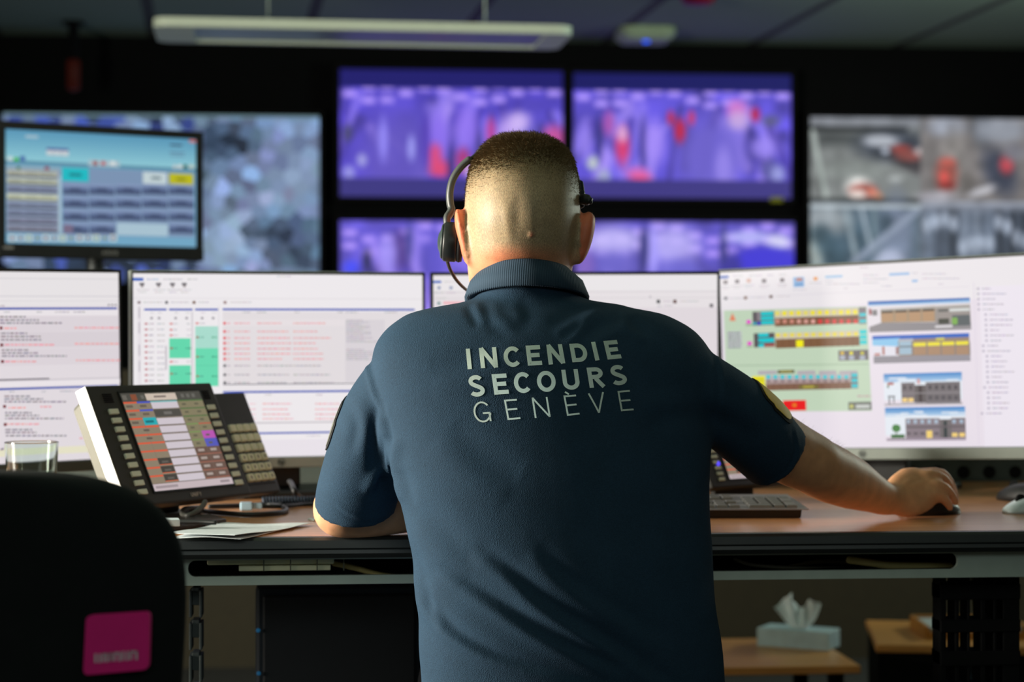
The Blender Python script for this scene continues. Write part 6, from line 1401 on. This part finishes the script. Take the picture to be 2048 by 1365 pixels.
# trousers, belt and shoes, out of the picture below
def P(x, d, z): return c2w(x, d, z)
b = MB(); stack([(1440, 862, 1438, 2.57, 2.79), (1500, 858, 1442, 2.57, 2.80), (1560, 856, 1444, 2.575, 2.82), (1572, 885, 1415, 2.60, 2.80)], b, 2.4)
for sx in (-1, 1): b.tube(smooth_path([P(.08 + sx * .07, 2.68, .54), P(.08 + sx * .085, 2.85, .535), P(.07 + sx * .11, 3.06, .545), P(.06 + sx * .14, 3.10, .50), P(.06 + sx * .14, 3.11, .30), P(.06 + sx * .14, 3.11, .09)], 4), [.078] * 4 + [.076] * 4 + [.072] * 4 + [.068] * 4 + [.062] * 4 + [.055], 22)
me, co, E = fuse(b, .007, 5); me.vertices.foreach_set('co', co.ravel()); me.update(); link_mesh('trousers', me, mat('black_trousers', (26, 28, 34), .85), person, True)
for sx in (-1, 1):
    q = MB(); sh = [(3.02, .035, .04), (3.06, .042, .05), (3.12, .044, .05), (3.20, .05, .036), (3.27, .045, .028), (3.30, .02, .02)]
    q.loft([[c2w(.06 + sx * .14 + w_ * math.cos(a), d, max(.001, h + h * math.sin(a) * .98)) for a in [2 * math.pi * k / 20 for k in range(20)]] for d, w_, h in sh]); obj('shoe', q, black_plastic, person, True)
# the stool he sits on, below the frame
sc_ = c2w(.06, 2.68, 0); r = thing('swivel_stool', sc_, 'black swivel stool under the seated man, below the picture', 'stool')
q = MB(Matrix.Translation(sc_)); q.lathe([(.17, .385), (.19, .395), (.195, .425), (.18, .443), (.02, .445)], 32); obj('seat', q, chair_fab, r, True)
q = MB(Matrix.Translation(sc_)); q.lathe([(.03, .08), (.03, .25), (.02, .26), (.02, .385)], 16); obj('gas_lift', q, black_plastic, r, True)
for k in range(5):
    a = 2 * math.pi * k / 5 + .1; dx, dy = math.cos(a), math.sin(a); q = MB(Matrix.Translation(sc_)); q.tube([(dx * .02, dy * .02, .10), (dx * .26, dy * .26, .07)], [.02, .014], 8); obj('base_arm', q, black_plastic, r, True)
    q = MB(Matrix.Translation(sc_ + Vector((dx * .26, dy * .26, .0255))) @ zrot(a)); q.lathe([(.018, -.018), (.025, -.014), (.025, .014), (.018, .018)], 16, 'y'); obj('caster', q, black_matte, r, True)

# ------------------------------------------------------------------ headset
hs = thing('headset', V3(1040, 400, 2.77), 'black and grey headset with one ear cup and a microphone arm on his head', 'headset', rotz=-TH)
hgrey, hblk = mat('headset_grey', (74, 78, 76), .4), mat('headset_black', (26, 30, 30), .42)
def band(name, pts, r_, flat, m_, n=12, sub=6):
    q = MB(); q.tube(smooth_path([V3(*p) for p in pts], sub), r_, n, flat=flat); return obj(name, q, m_, hs, True)
band('headband', [(958, 304.5, 2.772), (975, 293, 2.776), (994, 282, 2.782), (1017, 276, 2.792), (1040, 273.5, 2.80), (1070, 275.5, 2.80), (1100, 285, 2.79), (1125, 302, 2.782), (1142, 322, 2.778), (1151, 345, 2.775), (1157, 368, 2.77)], .0032, 2.2, hblk)
band('headband_cushion', [(960, 303, 2.771), (976, 292, 2.774), (996, 280.5, 2.78), (1018, 275, 2.79)], .0042, 2.0, hgrey)
band('slider', [(937, 321, 2.77), (948, 312, 2.77), (960, 303, 2.771)], .0022, 2.0, hblk)
band('side_arm', [(938, 320, 2.77), (924, 332, 2.77), (911, 349, 2.77), (903, 367, 2.77), (899.5, 388, 2.77), (900.5, 408, 2.77), (903, 420, 2.768), (898, 430, 2.765), (894, 437, 2.762), (894.5, 452, 2.76)], .0052, 1.7, hgrey)
p = V3(899, 484, 2.752); Tc = Matrix.Translation(p) @ zrot(-TH) @ Matrix.Rotation(R_(4), 4, 'Y')
q = MB(Tc); q.lathe([(.0255, -.0085), (.0275, -.006), (.0275, .0085), (.026, .011)], 36, 'x'); obj('ear_cup', q, hblk, hs, True, )
q = MB(Tc); q.lathe([(.016, .008), (.0262, .0105), (.0278, .014), (.0262, .0185), (.017, .0185)], 36, 'x'); obj('ear_cushion', q, mat('ear_cushion_black', (20, 21, 22), .7), hs, True)
q = MB(Tc); q.lathe([(.003, -.0165), (.010, -.0155), (.0165, -.0125), (.0225, -.0115), (.0245, -.0100), (.0235, -.0082)], 36, 'x'); obj('boom_hub', q, mat('hub_grey', (52, 64, 62), .35), hs, True)
band('microphone_arm', [(889, 508, 2.762), (893, 518, 2.765), (901, 541, 2.775), (914, 562, 2.80), (930, 578, 2.84), (944, 586, 2.88), (962, 588, 2.915)], .0022, 1.3, mat('boom_brown', (52, 46, 42), .4))
q = MB(); q.tube([V3(962, 588, 2.915), V3(976, 588, 2.935)], [.005, .0045], 12); obj('microphone', q, hblk, hs, True)
band('temple_arm', [(1157, 366, 2.77), (1159, 378, 2.768), (1160, 392, 2.765), (1160, 402, 2.762)], .0042, 1.6, hblk)
q = MB(); q.tube(smooth_path([V3(1154, 384, 2.766), V3(1153.5, 398, 2.762), V3(1156, 412, 2.758)], 5), [.0052] * 10 + [.0045], 14, flat=2.2); obj('temple_pad', q, hblk, hs, True)
q = MB(); q.tube(smooth_path([V3(1158, 401, 2.756), V3(1168, 399, 2.744), V3(1176, 401, 2.738), V3(1181, 404.5, 2.736)], 4), [.0072] * 4 + [.0078] * 4 + [.006] * 4 + [.003], 14); obj('temple_bar', q, hblk, hs, True)
